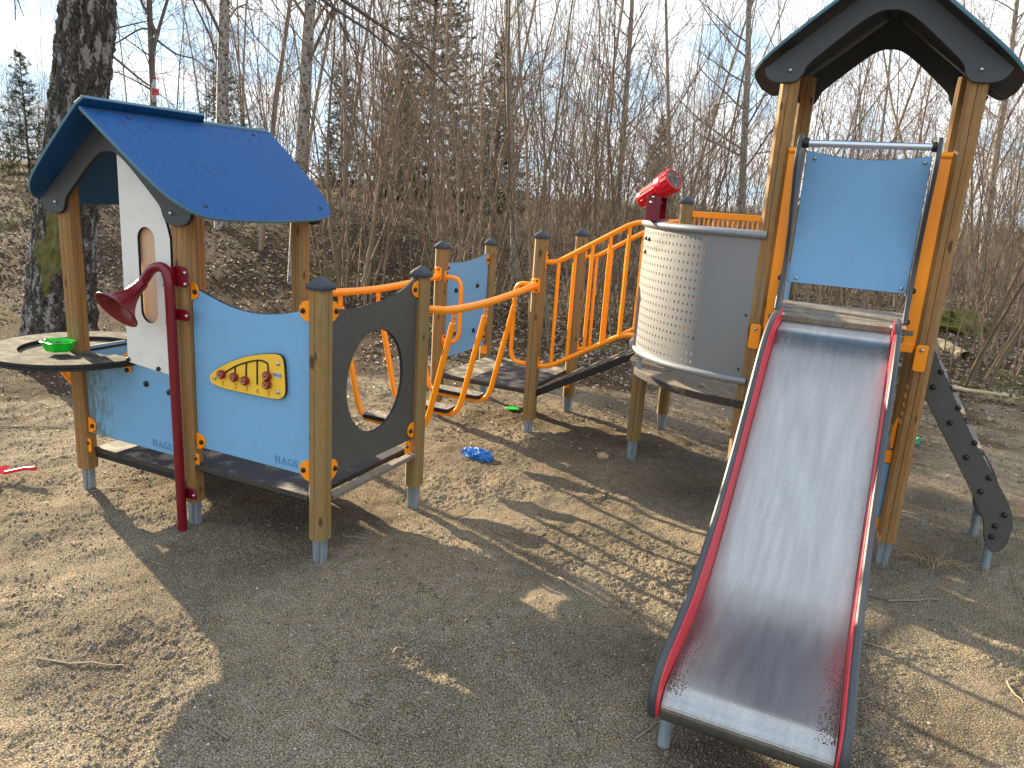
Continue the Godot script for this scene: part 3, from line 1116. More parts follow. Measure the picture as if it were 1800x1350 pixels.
func build_game() -> void:
	var t := thing("counting_game", W(-0.42, 0.64, -0.02), "yellow counting game board with red beads on the blue front board", "game board")
	var out := P2([-0.657, 0.685, -0.644, 0.716, -0.553, 0.773, -0.425, 0.829, -0.302, 0.861, -0.223, 0.87, -0.193, 0.848, -0.184, 0.777, -0.182, 0.696, -0.202, 0.665, -0.247, 0.651, -0.394, 0.648, -0.557, 0.648, -0.639, 0.66])
	var cl := PackedVector2Array()
	var q: Array = []
	for p in out:
		q.append(p)
	for i in q.size():
		var a: Vector2 = q[(i + q.size() - 1) % q.size()]
		var b0: Vector2 = q[i]
		var c: Vector2 = q[(i + 1) % q.size()]
		var d: Vector2 = q[(i + 2) % q.size()]
		for j in 4:
			cl.append(b0.cubic_interpolate(c, a, d, j / 4.0))
	var b := MB.new()
	b.plate(cl, face_v(-0.020), 0.014, M.yellow, M.edge_dark, 0.002)
	put(b, "plate", t)
	for line in [[-0.574, 0.718, -0.488, 0.771, -0.416, 0.802, -0.345, 0.823, -0.3, 0.822, -0.283, 0.803, -0.284, 0.71], [-0.488, 0.770, -0.489, 0.712], [-0.416, 0.801, -0.421, 0.712], [-0.349, 0.822, -0.351, 0.705]]:
		var pp: Array = []
		for i in range(0, line.size(), 2):
			pp.append(W(line[i], line[i + 1], -0.0285))
		b = MB.new()
		b.mat(M.edge_dark).tube(curve(pp, 6), 0.0042, 6)
		put(b, "groove", t)
	for e in [[-0.567, 0.721], [-0.487, 0.720], [-0.418, 0.714], [-0.281, 0.760], [-0.282, 0.719]]:
		b = MB.new()
		b.mat(M.bead).lathe(P2([0.010, 0.0, 0.019, 0.002, 0.0225, 0.009, 0.0225, 0.018, 0.018, 0.026, 0.0145, 0.027]), axis(W(e[0], e[1], -0.028), Vector3(0, 0, 1)), 20)
		b.mat(M.bead_face).lathe(P2([0.0145, 0.027, 0.013, 0.0245, 0.0, 0.0245]), axis(W(e[0], e[1], -0.028), Vector3(0, 0, 1)), 20)
		b.mat(M.bead).lathe(P2([0.0065, 0.0246, 0.0065, 0.026, 0.0, 0.026]), axis(W(e[0], e[1], -0.028), Vector3(0, 0, 1)), 10)
		put(b, "bead", t)
	var dx := [-0.572, -0.488, -0.42, -0.352, -0.282]
	for i in 5:
		text(t, str(i + 1), face_v(-0.0272).translated(Vector3(dx[i], 0.673, 0)), 0.026, M.yellow_print, "digit", false, 0.001)
	for e in [[-0.622, 0.694], [-0.222, 0.826], [-0.224, 0.69]]:
		bolt(t, W(e[0], e[1], -0.026), Vector3(0, 0, 1), 0.0105, M.steel, "screw")
	b = MB.new()
	b.plate(rect(-0.253, 0.756, -0.205, 0.782), face_v(-0.0278), 0.0012, M.letter_white, M.letter_white, 0.0002)
	put(b, "sticker", t)
	text(t, "HAGS", face_v(-0.0288).translated(Vector3(-0.229, 0.771, 0)), 0.0125, M.letter_blue, "sticker_lettering", true, 0.0008)

func build_tube() -> void:
	var v0 := -0.098
	var t := thing("speaking_tube", W(-0.812, -0.13, v0), "dark red speaking tube rising from the sand to a flared horn", "speaking tube")
	var path := fillet([W(-0.805, -0.22, v0), W(-0.815, 0.6, v0), W(-0.824, 1.215, v0), W(-0.925, 1.205, v0 - 0.004), W(-0.978, 1.135, v0 - 0.012), W(-0.990, 1.105, v0 - 0.03)], 0.12, 12)
	var b := MB.new()
	b.mat(M.red).tube(path, 0.0235, 18)
	put(b, "pipe", t)
	var dir := W(-0.06, -0.63, -0.77).normalized()
	var at := W(-0.985, 1.124, v0 - 0.012)
	b = MB.new()
	b.mat(M.red).lathe(P2([0.0235, 0.0, 0.0268, 0.0, 0.0275, 0.012, 0.0285, 0.035, 0.033, 0.065, 0.043, 0.10, 0.060, 0.135, 0.083, 0.165, 0.106, 0.182, 0.112, 0.185, 0.114, 0.190, 0.109, 0.192, 0.100, 0.187, 0.078, 0.168, 0.055, 0.137, 0.038, 0.10, 0.026, 0.065, 0.0, 0.04]), axis(at, dir), 36)
	put(b, "horn", t)
	for e in [[1.17, 0.09, 0.052], [0.985, 0.05, 0.04], [0.06, 0.05, 0.04]]:
		b = MB.new()
		var y: float = e[0]
		b.plate(round_poly(rect(-0.828, y - e[1] * 0.55, -0.735, y + e[1] * 0.55), [0.01, 0.03, 0.03, 0.01]), face_v(-0.062), 0.008, M.red, M.red, 0.002)
		put(b, "mounting_plate", t)
		b = MB.new()
		b.mat(M.red).box(Transform3D(Basis.IDENTITY, W(-0.816, y, -0.082)), Vector3(0.012, e[1], 0.03), 0.002)
		put(b, "clamp", t)
		bolt(t, W(-0.752, y + (0.022 if e[1] > 0.06 else 0.0), -0.066), Vector3(0, 0, 1), 0.009, M.steel)
		if e[1] > 0.06:
			bolt(t, W(-0.752, y - 0.032, -0.066), Vector3(0, 0, 1), 0.009, M.steel)

func flange(parent: Node3D, f: Transform3D, w := 0.03, h := 0.055) -> void:
	var b := MB.new()
	b.plate(round_poly(rect(-w, -h, w, h), [0.026, 0.026, 0.026, 0.026]), f, 0.006, M.orange, M.orange)
	put(b, "flange", parent)
	for y in [h * 0.62, -h * 0.66]:
		bolt(parent, f * Vector3(0.006, y, 0.003), f.basis.z, 0.008, M.cap)

func build_bridge() -> void:
	var m := MOD
	var t := thing("hanging_bridge", W(-m * 0.5, 0.2, 1.63), "orange tube bridge of hanging steps between playhouse and low platform", "bridge")
	var b: MB
	var rails := [[0.0, [0.87, 1.012, 1.0, 0.992, 1.2, 0.972, 1.58, 0.970, 2.0, 0.992, 2.39, 1.024]], [-m, [0.87, 1.012, 1.0, 0.996, 1.2, 0.981, 1.60, 0.968, 2.0, 0.978, 2.39, 1.003]]]
	for r in rails:
		var pts: Array = []
		for i in range(0, r[1].size(), 2):
			pts.append(W(r[0], r[1][i + 1], r[1][i]))
		b = MB.new()
		b.mat(M.orange).tube(curve(pts, 6), 0.0235, 14)
		var o := put(b, "handrail", t)
		flange(o, Transform3D(Basis.IDENTITY, W(r[0], 1.02, VG - 0.048)))
		flange(o, Transform3D(Basis(Vector3(-1, 0, 0), Vector3(0, 1, 0), Vector3(0, 0, -1)), W(r[0], 1.01, m + 0.048)))
	var hv := [1.20, 1.61, 2.045]
	for i in 3:
		var v: float = hv[i]
		var yt: float = [0.945, 0.943, 0.968][i]
		b = MB.new()
		b.mat(M.orange).tube(fillet([W(-0.004, yt - 0.055, v), W(-0.155, 0.245, v), W(-0.215, 0.190, v), W(-m * 0.5, 0.187, v), W(-m + 0.215, 0.190, v), W(-m + 0.155, 0.245, v), W(-m + 0.004, yt - 0.055, v)], 0.075, 7), 0.0185, 12)
		var o := put(b, "hanger", t)
		for e in [[0.0, 1.0], [-m, -1.0]]:
			b = MB.new()
			b.plate(round_poly(rect(-0.019, -0.105, 0.019, 0.012), [0.012, 0.012, 0.0, 0.0]), Transform3D(face_u(0).basis, W(e[0] + e[1] * 0.002, yt, v)), 0.007, M.orange, M.orange, 0.001)
			put(b, "hanger_tab", o)
			for yy in [-0.018, -0.06]:
				bolt(o, W(e[0] + e[1] * 0.006, yt + yy, v), Vector3(e[1], 0, 0), 0.010, M.steel)
		b = MB.new()
		b.plate(round_poly(rect(-m + 0.215, v - 0.062, -0.215, v + 0.062), [0.03, 0.03, 0.03, 0.03]), face_y(0.2235), 0.028, M.tread, M.black, 0.004)
		put(b, "step", t)

func loop_handle(t: Node3D, u: float, out: float, y0: float, y1: float, v: float) -> void:
	var s := signf(out)
	var b := MB.new()
	b.mat(M.orange).tube(fillet([W(u + s * 0.045, y1, v), W(u + out, y1, v), W(u + out, y0, v), W(u + s * 0.045, y0, v)], 0.11, 8), 0.0165, 12)
	var o := put(b, "grab_loop", t)
	for y in [y0, y1]:
		flange(o, Transform3D(Basis(Vector3(0, 0, -s), Vector3(0, 1, 0), Vector3(s, 0, 0)), W(u + s * 0.048, y + (0.0 if y == y1 else 0.0), v)), 0.022, 0.045)

func build_low_platform() -> void:
	var m := MOD
	var t := thing("low_platform", W(-m * 0.5, 0, VG + m * 0.5), "low square platform with a sky-blue back board between hanging bridge and ramp", "platform")
	post(t, 0, VG, 0.0, 1.372, true, true)
	post(t, 0, VG + m, 0.0, 1.372, true, true)
	post(t, -m, VG, 0.0, 1.227, true, true)
	post(t, -m, VG + m, 0.0, 1.227, true, true)
	deck_board(t, rect(-m + 0.03, VG - 0.03, -0.03, VG + m + 0.03), 0.232, M.deck, 0.034)
	var b := MB.new()
	b.plate(concave(VG + 0.05, 1.10, VG + m - 0.05, 1.145, 0.03, 0.335), face_u(-m), 0.016, M.blue, M.blue_edge)
	var o := put(b, "back_board", t)
	for e in [[VG + m - 0.048, 1.09, -1.0], [VG + m - 0.048, 0.42, -1.0], [VG + 0.048, 1.06, 1.0]]:
		tab(o, face_u(-m + 0.012).translated(Vector3(0, e[1], -e[0])), e[2], 0.05, 0.04)
	for e in [[2.66, 0.87], [2.655, 0.52], [3.02, 0.88], [2.99, 0.50]]:
		bolt(o, W(-m + 0.008, e[1], e[0]), Vector3(1, 0, 0), 0.019)
	for e in [[VG + m - 0.02, 0.30]]:
		b = MB.new()
		b.plate(round_poly(rect(-0.03, -0.04, 0.03, 0.04), [0.014, 0.014, 0.014, 0.014]), Transform3D(Basis.IDENTITY, W(-m + 0.012, e[1], VG + m - 0.05)), 0.006, M.orange, M.orange)
		put(b, "bracket", t)
	loop_handle(t, -m, 0.185, 0.50, 1.0, VG - 0.005)
	loop_handle(t, 0.0, -0.185, 0.425, 1.02, VG - 0.005)
	b = MB.new()
	b.plate(round_poly(rect(-0.022, -0.05, 0.022, 0.05), [0.014, 0.014, 0.014, 0.014]), Transform3D(Basis.IDENTITY, W(-0.002, 0.13, VG + m - 0.05)), 0.006, M.orange, M.orange)
	put(b, "bracket", t)

func build_ramp() -> void:
	var m := MOD
	var t := thing("ramp", W(m * 0.5, 0.3, VG + m * 0.5), "sloping plank ramp with orange barred railings up to the lookout balcony", "ramp")
	var a := Vector2(0.03, 0.205)
	var c := Vector2(0.79, 0.625)
	var d := (c - a)
	var ang := d.angle()
	var len := d.length()
	var bas := Basis(Vector3(0, 0, 1), ang)
	var mid := (a + c) * 0.5
	var wv := m - 0.11
	# deck boards of the ramp, side by side
	for i in 5:
		var b := MB.new()
		b.mat(M.deck_wood).box(Transform3D(bas, W(mid.x, mid.y, VG + 0.055 + wv * (i + 0.5) / 5.0)), Vector3(len, 0.024, wv / 5.0 - 0.005), 0.003)
		put(b, "plank", t)
	for i in 4:
		var p := a.lerp(c, 0.16 + 0.22 * i)
		var b := MB.new()
		b.mat(M.tread).box(Transform3D(bas, W(p.x - sin(ang) * 0.02, p.y + cos(ang) * 0.02, VG + m * 0.5)), Vector3(0.035, 0.016, wv - 0.06), 0.004)
		put(b, "cleat", t)
	for e in [VG + 0.02, VG + m - 0.02]:
		var b := MB.new()
		b.mat(M.black).box(Transform3D(bas, W(mid.x, mid.y - 0.004, e)), Vector3(len, 0.05, 0.022), 0.004)
		put(b, "side_board", t)
	for v in [VG, VG + m]:
		var b := MB.new()
		b.mat(M.orange).tube(fillet([W(0.045, 1.192, v), W(0.135, 1.20, v), W(0.665, 1.515, v), W(m - 0.045, 1.528, v)], 0.07, 6), 0.0175, 12)
		var o := put(b, "top_rail", t)
		flange(o, Transform3D(Basis(Vector3(0, 0, -1), Vector3(0, 1, 0), Vector3(1, 0, 0)), W(0.048, 1.205, v)), 0.02, 0.06)
		b = MB.new()
		b.mat(M.orange).tube(fillet([W(0.045, 0.424, v), W(0.135, 0.432, v), W(0.665, 0.742, v), W(m - 0.045, 0.752, v)], 0.07, 6), 0.0175, 12)
		o = put(b, "bottom_rail", t)
		flange(o, Transform3D(Basis(Vector3(0, 0, -1), Vector3(0, 1, 0), Vector3(1, 0, 0)), W(0.048, 0.44, v)), 0.02, 0.05)
		for u in [0.145, 0.265, 0.39, 0.515, 0.645]:
			var k: float = clampf((u - 0.135) / 0.53, 0, 1)
			b = MB.new()
			b.mat(M.orange).tube(PackedVector3Array([W(u, lerpf(0.436, 0.735, k), v), W(u, lerpf(1.205, 1.508, k), v)]), 0.0135, 10, false)
			put(b, "bar", t)

func build_balcony() -> void:
	var m := MOD
	var t := thing("lookout_balcony", W(1.3, 0, VG + 0.1), "grey quarter-round perforated balcony beside the slide tower", "balcony")
	post(t, m, VG, 0.0, 1.68, true, true)
	post(t, m, VG + m, 0.0, 1.68, true, true)
	post(t, 2 * m, VG + m, 0.0, 1.68, true, true)
	# deck: square plus quarter disc
	var p := PackedVector2Array()
	p.append(Vector2(m - 0.03, VG + m))
	for i in 25:
		var a := PI / 2.0 * i / 24.0
		p.append(Vector2(2 * m - 0.875 * cos(a), VG - 0.875 * sin(a)))
	p.append(Vector2(2 * m - 0.03, VG - 0.86))
	p.append(Vector2(2 * m - 0.03, VG + m))
	deck_board(t, p, 0.628, M.deck_wood, 0.045)
	# perforated sheet: real holes in a bent plate
	var R := 0.868
	var b := MB.new()
	b.mat(M.barrel)
	var y0 := 0.755
	var y1 := 1.512
	var cols := PackedFloat32Array([0.0])
	var hole_from := 0.235      # angle from the tower end, as a part of the arc
	var nh := 30
	var step := (0.985 - hole_from) / nh
	for i in nh:
		cols.append(hole_from + step * (i + 0.36))
		cols.append(hole_from + step * (i + 0.64))
	cols.append(1.0)
	var c2 := PackedFloat32Array()
	for i in range(0, 9):
		c2.append(hole_from * i / 9.0)
	for i in range(1, cols.size()):
		c2.append(cols[i])
	var rows := PackedFloat32Array([y0])
	var nv := 16
	var sv := (y1 - y0 - 0.02) / nv
	for i in nv:
		rows.append(y0 + 0.01 + sv * (i + 0.33))
		rows.append(y0 + 0.01 + sv * (i + 0.67))
	rows.append(y1)
	var pt := func(q: float, y: float, rr: float) -> Vector3:
		var a := PI / 2.0 * q
		return W(2 * m - rr * sin(a), y, VG - rr * cos(a))
	var nrm := func(q: float) -> Vector3:
		var a := PI / 2.0 * q
		return W(-sin(a), 0, -cos(a))
	for i in c2.size() - 1:
		var hole_col := i >= 9 and (i - 9) % 2 == 0 and c2[i] > hole_from + 0.001
		for j in rows.size() - 1:
			if hole_col and j % 2 == 1 and j > 0:
				# rim of the hole
				for e in [[c2[i], rows[j], c2[i], rows[j + 1]], [c2[i + 1], rows[j], c2[i + 1], rows[j + 1]], [c2[i], rows[j], c2[i + 1], rows[j]], [c2[i], rows[j + 1], c2[i + 1], rows[j + 1]]]:
					var mid: Vector3 = pt.call((c2[i] + c2[i + 1]) * 0.5, (rows[j] + rows[j + 1]) * 0.5, R)
					var pa: Vector3 = pt.call(e[0], e[1], R)
					b.quad(pa, pt.call(e[2], e[3], R), pt.call(e[2], e[3], R - 0.003), pt.call(e[0], e[1], R - 0.003), mid - pa)
				continue
			for sg in [1.0, -1.0]:
				var rr: float = R if sg > 0 else R - 0.003
				var na: Vector3 = nrm.call(c2[i]) * sg
				var nb: Vector3 = nrm.call(c2[i + 1]) * sg
				var a0: Vector3 = pt.call(c2[i], rows[j], rr)
				var a1: Vector3 = pt.call(c2[i + 1], rows[j], rr)
				var a2: Vector3 = pt.call(c2[i + 1], rows[j + 1], rr)
				var a3: Vector3 = pt.call(c2[i], rows[j + 1], rr)
				b.tri(a0, a1, a2, na, nb, nb)
				b.tri(a0, a2, a3, na, nb, na)
	put(b, "perforated_sheet", t)
	for y in [0.738, 1.53]:
		var pts := PackedVector3Array()
		for i in 29:
			pts.append(pt.call(i / 28.0, y, R + 0.004))
		b = MB.new()
		b.mat(M.barrel_rail).tube(pts, 0.0215, 14)
		put(b, "curved_rail", t)
	b = MB.new()
	b.mat(M.galv).box(Transform3D(Basis.IDENTITY, pt.call(0.62, 0.672, R - 0.01)), Vector3(0.03, 0.10, 0.008), 0.001)
	put(b, "strut", t)
	for e in [[0.09, 1.10], [0.09, 0.80]]:
		bolt(t, W(2 * m - 0.05, e[1], VG - R + 0.004), Vector3(0, 0, 1), 0.008, M.cap)
	# three nuts that hold the telescope foot
	for e in [[0.70, 1.44], [0.645, 1.438], [0.69, 1.358]]:
		bolt(t, pt.call(e[0], e[1], R), nrm.call(e[0]), 0.012)
	# comb railing at the rear
	b = MB.new()
	b.mat(M.orange).box(Transform3D(Basis.IDENTITY, W(1.5 * m, 1.592, VG + m)), Vector3(m - 0.09, 0.045, 0.02), 0.003)
	var o := put(b, "top_rail", t)
	b = MB.new()
	b.mat(M.orange).box(Transform3D(Basis.IDENTITY, W(1.5 * m, 0.72, VG + m)), Vector3(m - 0.09, 0.03, 0.02), 0.003)
	put(b, "bottom_rail", t)
	for i in 20:
		b = MB.new()
		b.mat(M.orange).tube(PackedVector3Array([W(m + 0.07 + i * (m - 0.14) / 19.0, 0.735, VG + m), W(m + 0.07 + i * (m - 0.14) / 19.0, 1.57, VG + m)]), 0.006, 6, false)
		put(b, "bar", t)
	b = MB.new()
	b.plate(concave(VG + 0.05, 1.36, VG + m - 0.05, 1.36, 0.04, 0.70), face_u(2 * m), 0.016, M.blue, M.blue_edge)
	put(b, "side_board", t)

func build_telescope() -> void:
	var m := MOD
	var at := W(2 * m - 0.872 * sin(0.93), 1.552, VG - 0.872 * cos(0.93))
	var t := thing("toy_telescope", at, "red ribbed toy telescope on the rail of the grey balcony", "telescope")
	var b := MB.new()
	# swivel fork
	b.mat(M.red)
	var up := Basis(Vector3.UP, -0.15)
	b.box(Transform3D(up, at + Vector3(0, 0.006, 0)), Vector3(0.125, 0.010, 0.11), 0.002)
	b.box(Transform3D(up, at + up * Vector3(-0.0, 0.075, 0.048)), Vector3(0.088, 0.145, 0.006), 0.002)
	b.box(Transform3D(up, at + up * Vector3(-0.0, 0.075, -0.048)), Vector3(0.088, 0.145, 0.006), 0.002)
	b.mat(M.red).tube(PackedVector3Array([at + up * Vector3(0.0, 0.105, -0.04), at + up * Vector3(0.0, 0.105, 0.04)]), 0.026, 14)
	put(b, "swivel_fork", t)
	bolt(t, at + up * Vector3(-0.012, 0.105, 0.051), up * Vector3(0, 0, 1), 0.011, M.steel)
	bolt(t, at + up * Vector3(0.0, 0.137, 0.051), up * Vector3(0, 0, 1), 0.008, M.steel)
	# barrel, ribbed
	var dir := W(0.80, 0.50, -0.40).normalized()
	var mid := at + Vector3(0.0, 0.182, 0.0)
	var f := axis(mid - dir * 0.145, dir)
	b = MB.new()
	b.mat(M.red_bright)
	b.lathe(P2([0.0, 0.008, 0.038, 0.008, 0.042, 0.0, 0.050, 0.004, 0.053, 0.03, 0.054, 0.06, 0.055, 0.165]), f, 28)
	put(b, "barrel", t)
	b = MB.new()
	b.mat(M.red_bright)
	b.lathe(P2([0.055, 0.160, 0.066, 0.166, 0.068, 0.175, 0.067, 0.205, 0.071, 0.208, 0.071, 0.214, 0.067, 0.218, 0.067, 0.268, 0.063, 0.275, 0.056, 0.275, 0.056, 0.268, 0.0, 0.268]), f, 28)
	put(b, "eyepiece_collar", t)
	for i in 14:
		var a := TAU * i / 14.0
		var rd := f.basis.x * cos(a) + f.basis.z * sin(a)
		b = MB.new()
		b.mat(M.red_bright)
		b.tube(PackedVector3Array([f.origin + rd * 0.0535 + dir * 0.035, f.origin + rd * 0.0545 + dir * 0.16]), 0.0042, 6)
		b.tube(PackedVector3Array([f.origin + rd * 0.067 + dir * 0.222, f.origin + rd * 0.067 + dir * 0.268]), 0.005, 6)
		put(b, "rib", t)
	b = MB.new()
	b.mat(M.lens).lathe(P2([0.056, 0.2685, 0.056, 0.272, 0.012, 0.273, 0.010, 0.269, 0.0, 0.269]), f, 24)
	put(b, "eyepiece_face", t)
	for i in 3:
		var a := TAU * (i + 0.3) / 3.0
		bolt(t, f.origin + (f.basis.x * cos(a) + f.basis.z * sin(a)) * 0.042 + dir * 0.272, dir, 0.006, M.steel, "screw")

func build_tower() -> void:
	var m := MOD
	var u0 := 2 * m
	var u1 := 3 * m
	var va := VG - m
	var t := thing("slide_tower", W(2.5 * m, 0, VG - m * 0.5), "tall wooden slide tower under a dark pitched roof with blue entry guard", "tower")
	for p in [[u0, va], [u1, va], [u0, VG], [u1, VG]]:
		post(t, p[0], p[1], -0.01, 2.44, false)
	roof(t, 2.5 * m, 2.336, va, VG, M.slate, M.teal_edge)
	# platform
	for i in 4:
		var b0 := MB.new()
		b0.mat(M.deck_wood).box(Transform3D(Basis(Vector3.UP, PI / 2.0) , W(2.5 * m, 1.108, va + 0.06 + 0.19 * i)), Vector3(0.18, 0.034, m - 0.12), 0.004)
		put(b0, "plank", t)
	# entry guard: blue board between wavy cheeks, hand bar on top
	var vg := va - 0.03
	var b := MB.new()
	b.plate(concave(1.782, 1.962, 2.345, 1.957, 0.03, 1.300), face_v(vg), 0.014, M.blue, M.edge_dark)
	var o := put(b, "guard_board", t)
	for e in [[1.825, 1.325], [1.825, 1.925], [2.318, 1.925], [2.318, 1.325]]:
		bolt(o, W(e[0], e[1], vg - 0.008), Vector3(0, 0, 1), 0.0095, M.steel, "screw")
	for u in [1.760, 2.360]:
		var fr := curve2(P2([vg - 0.15, 2.030, vg - 0.20, 2.01, vg - 0.235, 1.95, vg - 0.235, 1.88, vg - 0.185, 1.76, vg - 0.11, 1.62, vg - 0.06, 1.52, vg - 0.04, 1.43, vg - 0.06, 1.34, vg - 0.115, 1.245, vg - 0.145, 1.17]), 4)
		fr.append(Vector2(vg + 0.02, 1.14))
		fr.append(Vector2(vg + 0.02, 1.90))
		fr.append(Vector2(vg - 0.07, 2.0))
		b = MB.new()
		b.plate(fr, face_u(u), 0.018, M.grey_mid, M.grey_dark, 0.003)
		o = put(b, "guard_cheek", t)
		var s := -1.0 if u < 2.0 else 1.0
		for y in [1.32, 1.165]:
			bolt(o, W(u + s * 0.010, y, vg - 0.03), Vector3(s, 0, 0), 0.014)
	b = MB.new()
	b.mat(M.alu).tube(PackedVector3Array([W(1.79, 1.985, vg - 0.16), W(2.338, 1.985, vg - 0.16)]), 0.0165, 16)
	o = put(b, "hand_bar", t)
	for e in [[1.772, 1.80], [2.33, 2.356]]:
		b = MB.new()
		b.mat(M.black).tube(PackedVector3Array([W(e[0], 1.985, vg - 0.16), W(e[1], 1.985, vg - 0.16)]), 0.023, 14)
		put(b, "end_cap", o)
	# orange guard plates beside the cheeks
	for e in [[u0 + 0.044, 1.758], [2.371, u1 - 0.044]]:
		b = MB.new()
		b.plate(rect(e[0], 1.03, e[1], 1.955), face_v(va - 0.024), 0.010, M.orange, M.orange, 0.003)
		o = put(b, "guard_plate", t)
		b = MB.new()
		b.mat(M.orange).tube(PackedVector3Array([W(e[0], 1.962, va - 0.024), W(e[1], 1.962, va - 0.024)]), 0.016, 12)
		put(b, "top_roll", o)
	for e in [[u0 + 0.012, 1.0], [u1 - 0.012, 1.0]]:
		b = MB.new()
		b.plate(round_poly(rect(e[0] - 0.028, 0.925, e[0] + 0.028, 1.06), [0.016, 0.016, 0.016, 0.016]), face_v(va - 0.05), 0.012, M.orange, M.orange, 0.003)
		o = put(b, "bracket", t)
		bolt(o, W(e[0], 1.035, va - 0.057), Vector3(0, 0, 1), 0.010, M.steel)
	b = MB.new()
	b.mat(M.orange).box(Transform3D(Basis.IDENTITY, W(2.5 * m, 1.035, va - 0.03)), Vector3(m - 0.1, 0.045, 0.02), 0.003)
	put(b, "cross_bar", t)
	# bench and low board under the tower
	b = MB.new()
	b.mat(M.deck_wood).box(Transform3D(Basis.IDENTITY, W(2.5 * m, 0.50, va + 0.10)), Vector3(m - 0.095, 0.034, 0.2), 0.006)
	put(b, "bench_seat", t)
	b = MB.new()
	b.plate(rect(u0 + 0.05, 0.095, u1 - 0.05, 0.41), face_v(va + 0.02), 0.016, M.blue, M.blue_edge)
	o = put(b, "bench_front", t)
	for e in [[u1 - 0.08, 0.45], [u1 - 0.08, 0.07], [u0 + 0.08, 0.45], [u0 + 0.08, 0.07]]:
		b = MB.new()
		b.plate(rect(e[0] - 0.032, e[1] - 0.035, e[0] + 0.032, e[1] + 0.035), face_v(va + 0.005), 0.008, M.orange, M.orange)
		put(b, "bracket", o)
		bolt(o, W(e[0] - 0.01, e[1], va), Vector3(0, 0, 1), 0.011)
	b = MB.new()
	b.mat(M.orange).tube(fillet([W(u1 - 0.045, 0.66, va + 0.01), W(u1 - 0.058, 0.63, va + 0.01), W(u1 - 0.058, 0.50, va + 0.01)], 0.02), 0.012, 8)
	put(b, "bracket_strap", t)

